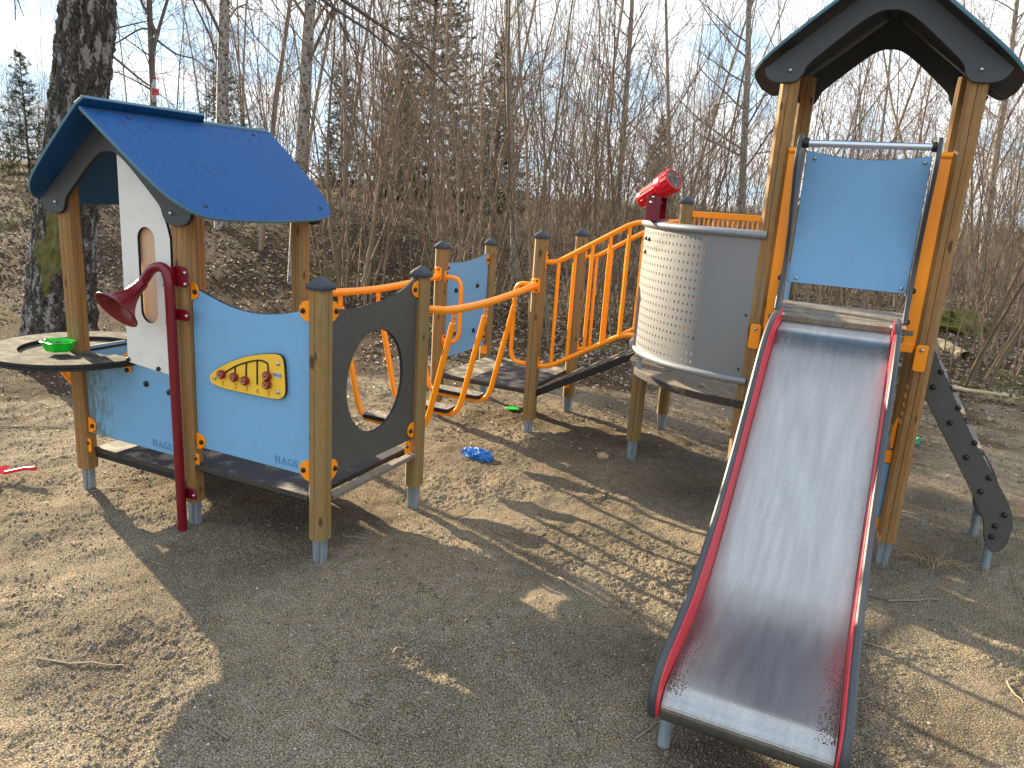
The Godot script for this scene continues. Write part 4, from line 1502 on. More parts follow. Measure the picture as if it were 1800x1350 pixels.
func build_slide() -> void:
	var t := thing("slide", W(2.05, -0.13, -0.45), "stainless steel slide chute with red sides and worn dark rims", "slide")
	var ua := 1.784
	var ub := 2.318
	var ch := curve2(P2([1.585, 1.098, 1.46, 1.090, 1.36, 1.078, 1.27, 1.03, 1.15, 0.94, 0.85, 0.700, 0.52, 0.436, 0.28, 0.275, 0.12, 0.205, -0.05, 0.168, -0.25, 0.155, -0.40, 0.150, -0.465, 0.142, -0.505, 0.115, -0.517, 0.075, -0.502, 0.04, -0.465, 0.028]), 5)
	var b := MB.new()
	b.mat(M.chute)
	var nn := PackedVector2Array()
	for i in ch.size():
		var e := ch[mini(i + 1, ch.size() - 1)] - ch[maxi(i - 1, 0)]
		nn.append(Vector2(e.y, -e.x).normalized())
	var run := 0.0
	var cols := 6
	for i in ch.size() - 1:
		var l := ch[i].distance_to(ch[i + 1])
		for sg in [1.0, -1.0]:
			for c in cols:
				var x0 := lerpf(ua + 0.008, ub - 0.008, c / float(cols))
				var x1 := lerpf(ua + 0.008, ub - 0.008, (c + 1) / float(cols))
				var off: float = 0.0 if sg > 0 else 0.004
				var p0 := ch[i] - nn[i] * off
				var p1 := ch[i + 1] - nn[i + 1] * off
				var n0: Vector3 = W(0, nn[i].y, nn[i].x) * sg
				var n1: Vector3 = W(0, nn[i + 1].y, nn[i + 1].x) * sg
				if nn[i].y < 0.0 and i < 30:
					n0 = -n0
					n1 = -n1
				b.tri(W(x0, p0.y, p0.x), W(x1, p0.y, p0.x), W(x1, p1.y, p1.x), n0, n0, n1, Vector2(x0, run), Vector2(x1, run), Vector2(x1, run + l))
				b.tri(W(x0, p0.y, p0.x), W(x1, p1.y, p1.x), W(x0, p1.y, p1.x), n0, n1, n1, Vector2(x0, run), Vector2(x1, run + l), Vector2(x0, run + l))
		run += l
	put(b, "chute", t)
	# side boards: dark outside and rim, red inside
	var rim := curve2(P2([1.565, 1.175, 1.50, 1.168, 1.28, 1.155, 1.13, 1.115, 0.98, 1.03, 0.80, 0.865, 0.55, 0.65, 0.33, 0.495, 0.10, 0.372, -0.12, 0.290, -0.32, 0.256, -0.44, 0.243, -0.52, 0.215, -0.562, 0.16, -0.560, 0.10, -0.53, 0.055, -0.48, 0.035]), 4)
	var side := PackedVector2Array(rim)
	for q in [[-0.30, 0.085], [-0.05, 0.10], [0.12, 0.13], [0.30, 0.205], [0.55, 0.385], [0.85, 0.63], [1.15, 0.865], [1.33, 0.985], [1.48, 1.02], [1.565, 1.03]]:
		side.append(Vector2(q[0], q[1]))
	for e in [[ua - 0.014, 1.0], [ub + 0.014, -1.0]]:
		b = MB.new()
		b.plate(side, face_u(e[0]), 0.028, M.grey_dark, M.grey_dark, 0.007)
		var o := put(b, "side_board", t)
		# red facing on the inner side, a little lower than the rim
		var inn := b.inset(side if not Geometry2D.is_polygon_clockwise(side) else rev(side), 0.006)
		b = MB.new()
		b.plate(inn, face_u(e[0] + e[1] * 0.0155), 0.005, M.red_side, M.red_side, 0.001)
		put(b, "red_facing", o)
		bolt(o, W(e[0] + e[1] * 0.019, 1.135, 1.525), Vector3(e[1], 0, 0), 0.009, M.steel, "screw")
		for q in [[0.9, 0.74], [0.2, 0.26], [-0.35, 0.13]]:
			bolt(o, W(e[0] - e[1] * 0.014, q[1], q[0]), Vector3(-e[1], 0, 0), 0.012)
	for u in [1.80, 2.29]:
		b = MB.new()
		b.mat(M.galv).tube(PackedVector3Array([W(u, 0.14, -0.37), W(u - 0.004, -0.32, -0.435)]), 0.0215, 16)
		put(b, "foot", t)
	# grains of sand kept in the corners of the chute
	b = MB.new()
	b.mat(M.dust)
	for i in 900:
		var left := rng.randf() < 0.5
		var tt := rng.randf()
		var k := int(lerpf(46.0, 62.0, tt)) if rng.randf() < 0.88 else int(lerpf(12.0, 16.0, tt))
		var p := ch[k].lerp(ch[k + 1], rng.randf())
		var w := 0.055 * pow(rng.randf(), 2.2)
		var x := ua + 0.013 + w if left else ub - 0.013 - w
		var c0 := W(x, p.y + 0.001, p.x)
		var s := rng.randf_range(0.0012, 0.0026)
		for q in 4:
			var a0 := TAU * q / 4.0
			var a1 := TAU * (q + 1) / 4.0
			b.flat(c0 + Vector3(cos(a0) * s, 0, sin(a0) * s), c0 + Vector3(cos(a1) * s, 0, sin(a1) * s), c0 + Vector3(0, s, 0), Vector3.UP)
	var dust := put(b, "sand_grains", t)
	dust.set_meta("kind", "stuff")

func rev(p: PackedVector2Array) -> PackedVector2Array:
	var r := p.duplicate()
	r.reverse()
	return r

func build_ladder() -> void:
	var t := thing("climbing_ladder", W(2.95, -0.13, 2.05), "dark grey sloping ladder with bolted cheeks beside the slide tower", "ladder")
	var side := curve2(P2([2.500, 1.065, 2.766, 0.615, 2.957, 0.344, 3.015, 0.25, 3.040, 0.159, 3.030, 0.045, 2.984, 0.0, 2.936, 0.05, 2.918, 0.12, 2.897, 0.187, 2.803, 0.34, 2.554, 0.725, 2.490, 0.83]), 4)
	for v in [1.76, 2.30]:
		var b := MB.new()
		b.plate(side, face_v(v), 0.018, M.grey_board, M.edge_dark, 0.003)
		var o := put(b, "cheek", t)
		for e in [[2.580, 0.909], [2.558, 0.823], [2.690, 0.735], [2.668, 0.650], [2.795, 0.566], [2.772, 0.482], [2.893, 0.395], [2.868, 0.315], [2.995, 0.215], [2.966, 0.145], [2.962, 0.085]]:
			bolt(o, W(e[0], e[1], v - 0.009), Vector3(0, 0, 1), 0.0145)
		b = MB.new()
		b.mat(M.galv).tube(PackedVector3Array([W(2.965, 0.05, v + 0.022), W(2.972, -0.32, v + 0.022)]), 0.021, 14)
		put(b, "foot", t)
	for e in [[2.57, 0.866], [2.68, 0.692], [2.784, 0.524], [2.88, 0.355], [2.975, 0.185]]:
		var b := MB.new()
		b.mat(M.deck_wood).box(Transform3D(Basis.IDENTITY, W(e[0], e[1], 2.03)), Vector3(0.11, 0.025, 0.52), 0.004)
		put(b, "rung", t)

# ---------------------------------------------------------------- small things on the ground
func build_toys() -> void:
	# green sand mould on the counter
	var at := W(-1.635, 0.696, -0.125)
	var t := thing("sand_mould", at, "bright green plastic sand mould holding sand on the round counter", "toy")
	var k := 6
	var b := MB.new()
	b.mat(M.green)
	for i in 48:
		for e in [[0, 1], [1, 2], [2, 3], [3, 4]]:
			var prof := [[0.062, 0.0], [0.078, 0.046], [0.088, 0.05], [0.082, 0.052], [0.070, 0.012]]
			var q: Array = []
			for w in [[e[0], i], [e[0], i + 1], [e[1], i + 1], [e[1], i]]:
				var a: float = TAU * w[1] / 48.0
				var rr: float = prof[w[0]][0] * (1.0 + 0.09 * cos(a * k))
				q.append(at + Vector3(cos(a) * rr, prof[w[0]][1], sin(a) * rr * 0.85))
			var out := Vector3(cos(TAU * (i + 0.5) / 48.0), 0.2, sin(TAU * (i + 0.5) / 48.0))
			b.quad(q[0], q[1], q[2], q[3], out if e[0] == 0 else (Vector3.UP if e[0] in [1, 2] else -out))
	put(b, "mould", t)
	b = MB.new()
	b.mat(M.dust)
	for i in 24:
		var a0 := TAU * i / 24.0
		var a1 := TAU * (i + 1) / 24.0
		for j in 4:
			var hgt := func(rr: float, a: float) -> Vector3:
				return at + Vector3(cos(a) * rr, 0.022 + 0.022 * (1.0 - rr / 0.07) + 0.004 * sin(a * 5.0 + rr * 90.0), sin(a) * rr * 0.85)
			var r0 := 0.07 * j / 4.0
			var r1 := 0.07 * (j + 1) / 4.0
			b.quad(hgt.call(r0, a0), hgt.call(r0, a1), hgt.call(r1, a1), hgt.call(r1, a0), Vector3.UP)
	put(b, "sand_filling", t)
	# red shovel at the edge
	var su := -2.17
	var sv := -0.17
	at = W(su, ground_y(su, sv), sv)
	t = thing("toy_shovel", at, "red toy shovel lying on the sand beyond the counter", "toy")
	b = MB.new()
	var g := at + Vector3(0, 0.02, 0)
	b.mat(M.toy_red).tube(PackedVector3Array([g + W(0.0, 0.015, 0.01), g + W(0.10, 0.045, 0.075), g + W(0.155, 0.05, 0.10)]), PackedFloat32Array([0.010, 0.010, 0.014]), 8)
	put(b, "handle", t)
	b = MB.new()
	b.mat(M.toy_red)
	for i in 8:
		for j in 8:
			var fn := func(x: float, y: float) -> Vector3:
				var w := 0.055 * (1.0 - 0.55 * x * x)
				return g + W(-0.13 * x + 0.35 * (y - 0.5) * w, 0.012 + 0.035 * (2 * y - 1) * (2 * y - 1) * (1 - 0.5 * x) , -0.085 * x - (y - 0.5) * 2.0 * w)
			b.quad(fn.call(i / 8.0, j / 8.0), fn.call((i + 1) / 8.0, j / 8.0), fn.call((i + 1) / 8.0, (j + 1) / 8.0), fn.call(i / 8.0, (j + 1) / 8.0), Vector3.UP)
	put(b, "blade", t)
	# crumpled blue glove
	at = W(-0.085, ground_y(-0.085, 1.77), 1.77)
	b = MB.new()
	b.mat(M.glove)
	var cn := noise(9.0, 401, 3, FastNoiseLite.TYPE_SIMPLEX)
	blob(b, at + Vector3(0, 0.02, 0), Vector3(0.105, 0.042, 0.06), cn, 0.55, 28)
	blob(b, at + W(0.075, 0.015, -0.03), Vector3(0.05, 0.03, 0.03), cn, 0.6, 18)
	blob(b, at + W(-0.07, 0.02, 0.03), Vector3(0.05, 0.03, 0.035), cn, 0.6, 18)
	solo(b, "glove", at, "crumpled blue glove lying on the sand under the bridge end", "glove")
	# pale stone
	at = W(0.66, ground_y(0.66, 2.28), 2.28)
	b = MB.new()
	b.mat(M.stone)
	blob(b, at + Vector3(0, 0.02, 0), Vector3(0.042, 0.028, 0.03), noise(6.0, 402, 2), 0.3, 16)
	solo(b, "stone", at, "pale tan stone on shaded sand near the balcony leg", "stone")
	# green leaf-shaped toy under the low platform
	at = W(-0.40, ground_y(-0.40, 3.0), 3.0)
	b = MB.new()
	b.plate(round_poly(P2([-0.055, -0.035, 0.015, -0.05, 0.065, -0.015, 0.05, 0.035, -0.02, 0.045, -0.06, 0.015]), [0.012, 0.012, 0.012, 0.012, 0.012, 0.012], 3), Transform3D(face_y(0).basis, at + Vector3(0, 0.02, 0)), 0.010, M.green, M.green, 0.004)
	solo(b, "toy_plate", at, "flat lime green toy on the sand behind the low platform post", "toy")
	# teal toy behind the tower
	at = W(2.715, ground_y(2.715, 4.1), 4.1)
	t = thing("teal_toy", at, "small teal green toy on the ground behind the slide tower", "toy")
	b = MB.new()
	b.mat(M.teal_toy).tube(PackedVector3Array([at + W(-0.04, 0.03, 0), at + W(0.03, 0.04, 0)]), 0.017, 10)
	put(b, "body", t)
	b = MB.new()
	b.mat(M.teal_toy).tube(PackedVector3Array([at + W(0.0, 0.04, 0), at + W(0.025, 0.085, 0.0)]), 0.013, 10)
	put(b, "arm", t)
	b = MB.new()
	b.mat(M.teal_toy).tube(PackedVector3Array([at + W(-0.015, 0.01, -0.035), at + W(-0.015, 0.025, 0.04)]), 0.014, 10)
	put(b, "leg", t)

func blob(b: MB, at: Vector3, size: Vector3, n: FastNoiseLite, rough: float, k: int) -> void:
	var p := func(i: int, j: int) -> Vector3:
		var a := TAU * i / k
		var e := PI * (float(j) / (k / 2) - 0.5)
		var d := Vector3(cos(a) * cos(e), sin(e), sin(a) * cos(e))
		return at + d * size * (1.0 + rough * n.get_noise_3d(d.x + at.x * 9.0, d.y, d.z))
	for i in k:
		for j in k / 2:
			var q0: Vector3 = p.call(i, j)
			var q1: Vector3 = p.call(i + 1, j)
			var q2: Vector3 = p.call(i + 1, j + 1)
			var q3: Vector3 = p.call(i, j + 1)
			b.quad(q0, q1, q2, q3, (q0 + q2) * 0.5 - at)

# ---------------------------------------------------------------- trees
func stem_tube(s: Surf, pts: PackedVector3Array, r0: float, r1: float, sides: int, c0: Color, c1: Color) -> void:
	var k := pts.size()
	var x := (pts[1] - pts[0]).normalized()
	x = x.cross(Vector3.UP if absf(x.y) < 0.9 else Vector3.RIGHT).normalized()
	var pv := PackedVector3Array()
	var pn := PackedVector3Array()
	var run := 0.0
	for i in k:
		var d := (pts[mini(i + 1, k - 1)] - pts[maxi(i - 1, 0)]).normalized()
		x = (x - d * x.dot(d)).normalized()
		var y := d.cross(x)
		var r := lerpf(r0, r1, float(i) / (k - 1))
		var cv := PackedVector3Array()
		var cn := PackedVector3Array()
		for q in sides + 1:
			var a := TAU * q / sides
			var n := x * cos(a) + y * sin(a)
			cn.append(n)
			cv.append(pts[i] + n * r)
		if i:
			var ca := c0.lerp(c1, float(i - 1) / (k - 1))
			var cb := c0.lerp(c1, float(i) / (k - 1))
			var l := pts[i].distance_to(pts[i - 1])
			for q in sides:
				var ua := float(q) / sides * 0.6
				var ub := float(q + 1) / sides * 0.6
				# clockwise seen from outside
				s.v.append(pv[q]); s.v.append(cv[q + 1]); s.v.append(pv[q + 1])
				s.n.append(pn[q]); s.n.append(cn[q + 1]); s.n.append(pn[q + 1])
				s.t.append(Vector2(ua, run)); s.t.append(Vector2(ub, run + l)); s.t.append(Vector2(ub, run))
				s.c.append(ca); s.c.append(cb); s.c.append(ca)
				s.v.append(pv[q]); s.v.append(cv[q]); s.v.append(cv[q + 1])
				s.n.append(pn[q]); s.n.append(cn[q]); s.n.append(cn[q + 1])
				s.t.append(Vector2(ua, run)); s.t.append(Vector2(ua, run + l)); s.t.append(Vector2(ub, run + l))
				s.c.append(ca); s.c.append(cb); s.c.append(cb)
			run += l
		pv = cv
		pn = cn

func limb_path(r: RandomNumberGenerator, p: Vector3, d: Vector3, len: float, segs: int, wig: float, rise: float) -> PackedVector3Array:
	var pts := PackedVector3Array([p])
	d = d.normalized()
	for i in segs:
		d = (d + Vector3(r.randfn(0, wig), r.randfn(0, wig * 0.6) + rise, r.randfn(0, wig))).normalized()
		p += d * (len / segs)
		pts.append(p)
	return pts
func along(pts: PackedVector3Array, t: float) -> Vector3:
	var f := t * (pts.size() - 1)
	var i := mini(int(f), pts.size() - 2)
	return pts[i].lerp(pts[i + 1], f - i)
func heading(pts: PackedVector3Array, t: float) -> Vector3:
	var i := mini(int(t * (pts.size() - 1)), pts.size() - 2)
	return (pts[i + 1] - pts[i]).normalized()
func splay(r: RandomNumberGenerator, d: Vector3, ang: float) -> Vector3:
	var x := d.cross(Vector3(r.randfn(0, 1), r.randfn(0, 1), r.randfn(0, 1))).normalized()
	return d.rotated(x, ang)
func surf(m: Material) -> Surf:
	var s := Surf.new()
	s.mat = m
	return s
func surf_mesh(s: Surf) -> ArrayMesh:
	var b := MB.new()
	b.list.append(s)
	return mesh_of(b)

# twigs off a limb, down to fine ones
func twigs(s: Surf, r: RandomNumberGenerator, pts: PackedVector3Array, rad: float, n: int, len: float, t0: float, depth: int, c: Color, rise := 0.02, ang := 0.7) -> void:
	for i in n:
		var t := lerpf(t0, 0.98, (i + r.randf()) / n)
		var d := splay(r, heading(pts, t), r.randfn(ang, 0.2))
		var l := len * (1.15 - 0.65 * t) * r.randf_range(0.6, 1.3)
		var rr := maxf(rad * (1.0 - 0.75 * t) * 0.55, 0.0022)
		var q := limb_path(r, along(pts, t), d, l, 4 if depth > 0 else 3, 0.13, rise)
		stem_tube(s, q, rr, maxf(rr * 0.35, 0.0014), 4 if depth > 0 else 3, c, c.darkened(0.15))
		if depth > 0:
			twigs(s, r, q, rr, maxi(3, int(n * 0.6)), len * 0.42, 0.2, depth - 1, c.darkened(0.12), rise, ang)

# bare many-stemmed shrub: {stems, twigs}
func shrub_kind(sd: int, stems: int, height: float, lean: float, ra := 0.006, rb := 0.015) -> Array:
	var r := RandomNumberGenerator.new()
	r.seed = sd
	var a := surf(M.twig)
	var b := surf(M.twig)
	for i in stems:
		var az := TAU * (i + r.randf() * 0.8) / stems
		var tilt := lean * sqrt(r.randf())
		var d := Vector3(cos(az) * sin(tilt), cos(tilt), sin(az) * sin(tilt))
		var p := Vector3(cos(az), 0, sin(az)) * r.randf_range(0.03, 0.28) + Vector3(0, -0.15, 0)
		var h := height * r.randf_range(0.6, 1.1)
		var rad := r.randf_range(ra, rb) * sqrt(h / 4.0)
		var col := Color(0.32, 0.24, 0.15).lerp(Color(0.13, 0.085, 0.054), r.randf())
		var pts := limb_path(r, p, d, h, 9, 0.075, 0.012)
		stem_tube(a, pts, rad, rad * 0.22, 6, col, col.darkened(0.25))
		twigs(b, r, pts, rad, r.randi_range(5, 8), h * 0.30, 0.16, 1, Color(0.185, 0.12, 0.076).lerp(col, 0.35), 0.03, 0.62)
	return [surf_mesh(a), surf_mesh(b)]

# slender young tree: {trunk, crown}
func sapling_kind(sd: int, height: float, rad: float, birch: bool, from: float, n: int, spread: float) -> Array:
	var r := RandomNumberGenerator.new()
	r.seed = sd
	var a := surf(M.birch if birch else M.twig)
	var b := surf(M.twig)
	var col := Color(0.24, 0.18, 0.125)
	var pts := limb_path(r, Vector3(0, -0.3, 0), Vector3(r.randfn(0, 0.04), 1, r.randfn(0, 0.04)), height, 14, 0.022, 0.0)
	stem_tube(a, pts, rad, rad * 0.18, 9, col, col.darkened(0.2))
	for i in n:
		var t := lerpf(from, 0.97, (i + r.randf()) / n)
		var d := splay(r, heading(pts, t), r.randf_range(0.6, 1.05))
		var l := spread * (1.15 - 0.75 * t) * r.randf_range(0.55, 1.25)
		var rr := maxf(rad * (1.0 - 0.8 * t) * 0.34, 0.005)
		var q := limb_path(r, along(pts, t), d, l, 6, 0.10, 0.05)
		stem_tube(b, q, rr, rr * 0.25, 5, col.darkened(0.25), Color(0.16, 0.105, 0.073))
		twigs(b, r, q, rr, 7, l * 0.42, 0.15, 1, Color(0.17, 0.11, 0.076), -0.02, 0.65)
	return [surf_mesh(a), surf_mesh(b)]

func needles(s: Surf, r: RandomNumberGenerator, pts: PackedVector3Array, n: int, len: float, w: float, c0: Color, c1: Color) -> void:
	for i in n:
		var t := r.randf()
		var p := along(pts, t)
		var h := heading(pts, t)
		var d := (splay(r, h, r.randf_range(0.35, 1.0))) * len * r.randf_range(0.6, 1.2)
		var x := d.cross(Vector3(r.randfn(0, 1), r.randfn(0, 1), r.randfn(0, 1))).normalized() * w
		var nn := x.cross(d).normalized()
		var c := c0.lerp(c1, r.randf())
		s.v.append(p - x); s.v.append(p + d); s.v.append(p + x)
		for q in 3:
			s.n.append(nn if nn.y > 0 else -nn)
			s.t.append(Vector2.ZERO)
			s.c.append(c)

func spruce_kind(sd: int, height: float, base_r: float, c0: Color, c1: Color, whorl: float, nl: float, nw: float) -> Array:
	var r := RandomNumberGenerator.new()
	r.seed = sd
	var a := surf(M.twig)
	var b := surf(M.needle)
	var pts := PackedVector3Array([Vector3(0, -0.3, 0), Vector3(0.03, height * 0.5, 0.02), Vector3(0, height, 0)])
	stem_tube(a, pts, height * 0.012, 0.01, 7, Color(0.10, 0.075, 0.055), Color(0.10, 0.075, 0.055))
	var y := height * 0.08
	while y < height * 0.985:
		var t := y / height
		var rad := base_r * pow(1.0 - t, 0.85) + 0.08
		var n := int(lerpf(9, 5, t))
		var az0 := r.randf() * TAU
		for i in n:
			var az := az0 + TAU * (i + r.randf_range(-0.25, 0.25)) / n
			var l := rad * r.randf_range(0.65, 1.15)
			var d := Vector3(cos(az), lerpf(-0.15, 0.45, t), sin(az))
			var q := limb_path(r, Vector3(0, y + r.randf_range(-0.1, 0.1), 0), d, l, 4, 0.05, 0.03)
			stem_tube(a, q, 0.012, 0.004, 3, Color(0.10, 0.075, 0.055), Color(0.10, 0.075, 0.055))
			needles(b, r, q, int(30 + 60 * l), nl, nw, c0, c1)
			for j in int(3 + l * 3):
				var tt := r.randf_range(0.25, 0.95)
				var q2 := limb_path(r, along(q, tt), splay(r, heading(q, tt), 0.8), l * 0.35, 3, 0.08, -0.05)
				needles(b, r, q2, int(14 + 34 * l), nl, nw, c0, c1)
		y += whorl * lerpf(1.0, 0.6, t)
	return [surf_mesh(a), surf_mesh(b)]

func at_px(px: float, d: float) -> Vector3:
	var s := (px - 922.0) / 1331.0 * d * 0.97
	var g := Vector2(CAM.x, -CAM.z) + FWD * d + RGT * s
	return W(g.x, ground_y(g.x, g.y), g.y)

func landmark(px: float) -> String:
	for e in [[180, "by the old birch"], [360, "past the white slotted wall"], [560, "behind the blue roof"], [720, "behind the oval-hole board"], [880, "behind the platform's blue board"], [1120, "behind the ramp railings"], [1340, "behind the grey balcony"], [1700, "behind the slide tower"]]:
		if px < e[0]:
			return e[1]
	return "beyond the climbing ladder"
func spot(u: float, v: float) -> String:
	var best := ""
	var far := 1e9
	for e in [[-1.6, -0.3, "below the round counter"], [-0.8, -0.2, "by the speaking tube's foot"], [0.0, 0.0, "by the playhouse corner post"], [0.3, 0.9, "beside the bridge's near end"], [0.3, 2.2, "near the low platform"], [1.0, 2.4, "near the balcony legs"], [1.1, 0.4, "on the striped shadows before the slide"], [1.6, -0.5, "before the foot of the slide"], [0.6, -0.6, "on shaded sand before the playhouse"], [-0.2, -1.2, "on the sunlit sand at the very front"], [2.5, 0.4, "beside the slide's far side"], [2.5, 1.6, "by the slide tower's foot"], [3.1, 1.7, "by the climbing ladder's foot"], [-2.8, 0.6, "on open sand past the counter"], [2.6, 4.2, "behind the slide tower"], [-1.5, 3.5, "on open sand behind the bridge"]]:
		var d := Vector2(u - e[0], v - e[1]).length()
		if d < far:
			far = d
			best = e[2]
	return best
var kinds := {}
func plant(called: String, kind: String, at: Vector3, turn: float, sc: float, label: String, category: String, group: String, parts: Array) -> Node3D:
	var key := kind
	var o: Node3D
	if kinds[key][2] == null:
		o = Node3D.new()
		for i in 2:
			var mi := MeshInstance3D.new()
			mi.name = parts[i]
			mi.mesh = kinds[key][i]
			o.add_child(mi, true)
		kinds[key][2] = o
	else:
		o = kinds[key][2].duplicate()
	o.name = numbered(called)
	add_child(o)
	o.position = at
	o.rotation.y = turn
	o.scale = Vector3.ONE * sc
	tag(o, label, category, group)
	return o

func build_big_birch() -> void:
	# old trunk with cracked plates, pale skins and a moss patch
	var base := W(-4.43, 0, 1.72)
	base.y = ground_y(-4.43, 1.72)
	var t := thing("old_birch", base, "thick old birch trunk with cracked dark bark and moss behind the playhouse", "tree")
	var nb := noise(1.0, 501, 4)
	var nr := noise(1.0, 502, 3)
	nr.fractal_type = FastNoiseLite.FRACTAL_RIDGED
	var nc := noise(1.0, 503, 3, FastNoiseLite.TYPE_CELLULAR)
	nc.cellular_return_type = FastNoiseLite.RETURN_DISTANCE2_SUB
	var s := surf(M.bark)
	var na := 190
	var ny := 520
	var H := 7.0
	var P := PackedVector3Array()
	var N := PackedVector3Array()
	var C := PackedColorArray()
	P.resize((na + 1) * (ny + 1)); N.resize(P.size()); C.resize(P.size())
	var path := [W(-4.43, -0.15, 1.72), W(-4.37, 1.10, 1.84), W(-4.27, 2.08, 1.97), W(-4.17, 2.80, 2.05), W(-4.05, 4.2, 2.1), W(-3.98, 7.0, 2.1)]
	for j in ny + 1:
		var y := -0.25 + H * pow(float(j) / ny, 1.25)
		var c := Vector3.ZERO
		for q in path.size() - 1:
			if y >= path[q].y and y <= path[q + 1].y or q == 0 and y < path[0].y or q == path.size() - 2 and y > path[-1].y:
				c = path[q].lerp(path[q + 1], (y - path[q].y) / (path[q + 1].y - path[q].y))
				break
		c.y = y
		var r0 := 0.235 + 0.085 * exp(-maxf(y, 0.0) * 1.6) - 0.012 * y
		for i in na + 1:
			var a := TAU * (i % na) / na
			var d := Vector3(cos(a), 0, sin(a))
			var sp := d * 0.26
			var cell := nc.get_noise_3d(sp.x * 17.0, y * 6.5, sp.z * 17.0)
			var rid := nr.get_noise_3d(sp.x * 10.0, y * 3.4, sp.z * 10.0)
			var fine := nb.get_noise_3d(sp.x * 55.0, y * 40.0, sp.z * 55.0)
			var big := nb.get_noise_3d(sp.x * 3.0, y * 0.9, sp.z * 3.0)
			var plate := smoothstep(-0.9, -0.35, cell)
			var rr := r0 * (1.0 + 0.07 * big) + 0.026 * plate + 0.020 * rid + 0.010 * fine
			var k := j * (na + 1) + i
			P[k] = c + d * rr
			var col := Color(0.018, 0.014, 0.010).lerp(Color(0.115, 0.093, 0.072), clampf(plate * 0.35 + rid * 0.35 + fine * 1.1 + 0.05, 0, 1))
			var skin := smoothstep(0.20, 0.34, nb.get_noise_3d(sp.x * 13.0 + 20.0, y * 4.2, sp.z * 13.0) + 0.5 * fine + 0.10 * rid)
			col = col.lerp(Color(0.27, 0.245, 0.215), skin * 0.8)
			var mo := smoothstep(0.02, 0.30, nb.get_noise_3d(sp.x * 6.0 + 5.0, y * 2.4, sp.z * 6.0) + 0.55 - 2.2 * absf(y - 0.95) - 1.3 * (d - Vector3(0.50, 0, 0.86)).length() + 0.35) 
			col = col.lerp(Color(0.115, 0.105, 0.022), mo * 0.85)
			C[k] = col
	for j in ny + 1:
		for i in na + 1:
			var e := P[j * (na + 1) + (i + 1) % na] - P[j * (na + 1) + (i + na - 1) % na]
			var f := P[mini(j + 1, ny) * (na + 1) + i] - P[maxi(j - 1, 0) * (na + 1) + i]
			var nn := f.cross(e).normalized()
			var ax := P[j * (na + 1) + i] - P[j * (na + 1) + (i + na / 2) % na]
			N[j * (na + 1) + i] = nn if nn.dot(ax) > 0.0 else -nn
	for j in ny:
		for i in na:
			var k0 := j * (na + 1) + i
			for q in [k0, k0 + 1, k0 + na + 2, k0, k0 + na + 2, k0 + na + 1]:
				s.v.append(P[q]); s.n.append(N[q]); s.t.append(Vector2.ZERO); s.c.append(C[q])
	var b := MB.new()
	b.list.append(s)
	put(b, "trunk", t)
	# limbs and twigs above
	var r := RandomNumberGenerator.new()
	r.seed = 55
	var cr := surf(M.twig)
	for i in 9:
		var y := lerpf(3.6, 6.7, i / 8.0)
		var q := limb_path(r, W(-4.05, y, 2.1), splay(r, Vector3.UP, r.randf_range(0.6, 1.0)), r.randf_range(2.0, 3.2), 8, 0.10, 0.03)
		stem_tube(cr, q, 0.05, 0.01, 6, Color(0.10, 0.085, 0.07), Color(0.08, 0.06, 0.05))
		twigs(cr, r, q, 0.035, 9, 1.0, 0.2, 1, Color(0.09, 0.065, 0.05), -0.05, 0.7)
	for e in [[3.45, 2.8, 0.35, 1.4, 0.03], [3.7, 3.4, 0.40, 1.0, 0.034], [4.2, 3.0, 0.65, 0.35, 0.035], [3.75, 2.4, 0.35, -0.5, 0.03]]:
		var d := W(RGT.x * e[3] + FWD.x * 0.35, e[2] * 0.5, RGT.y * e[3] + FWD.y * 0.35)
		var q := limb_path(r, W(-4.08, e[0], 2.08), d, e[1], 9, 0.10, -0.11)
		stem_tube(cr, q, e[4], 0.008, 7, Color(0.085, 0.068, 0.055), Color(0.07, 0.052, 0.042))
		twigs(cr, r, q, e[4], 11, 1.0, 0.15, 1, Color(0.08, 0.056, 0.044), -0.07, 0.75)
	b = MB.new()
	b.list.append(cr)
	put(b, "crown", t)

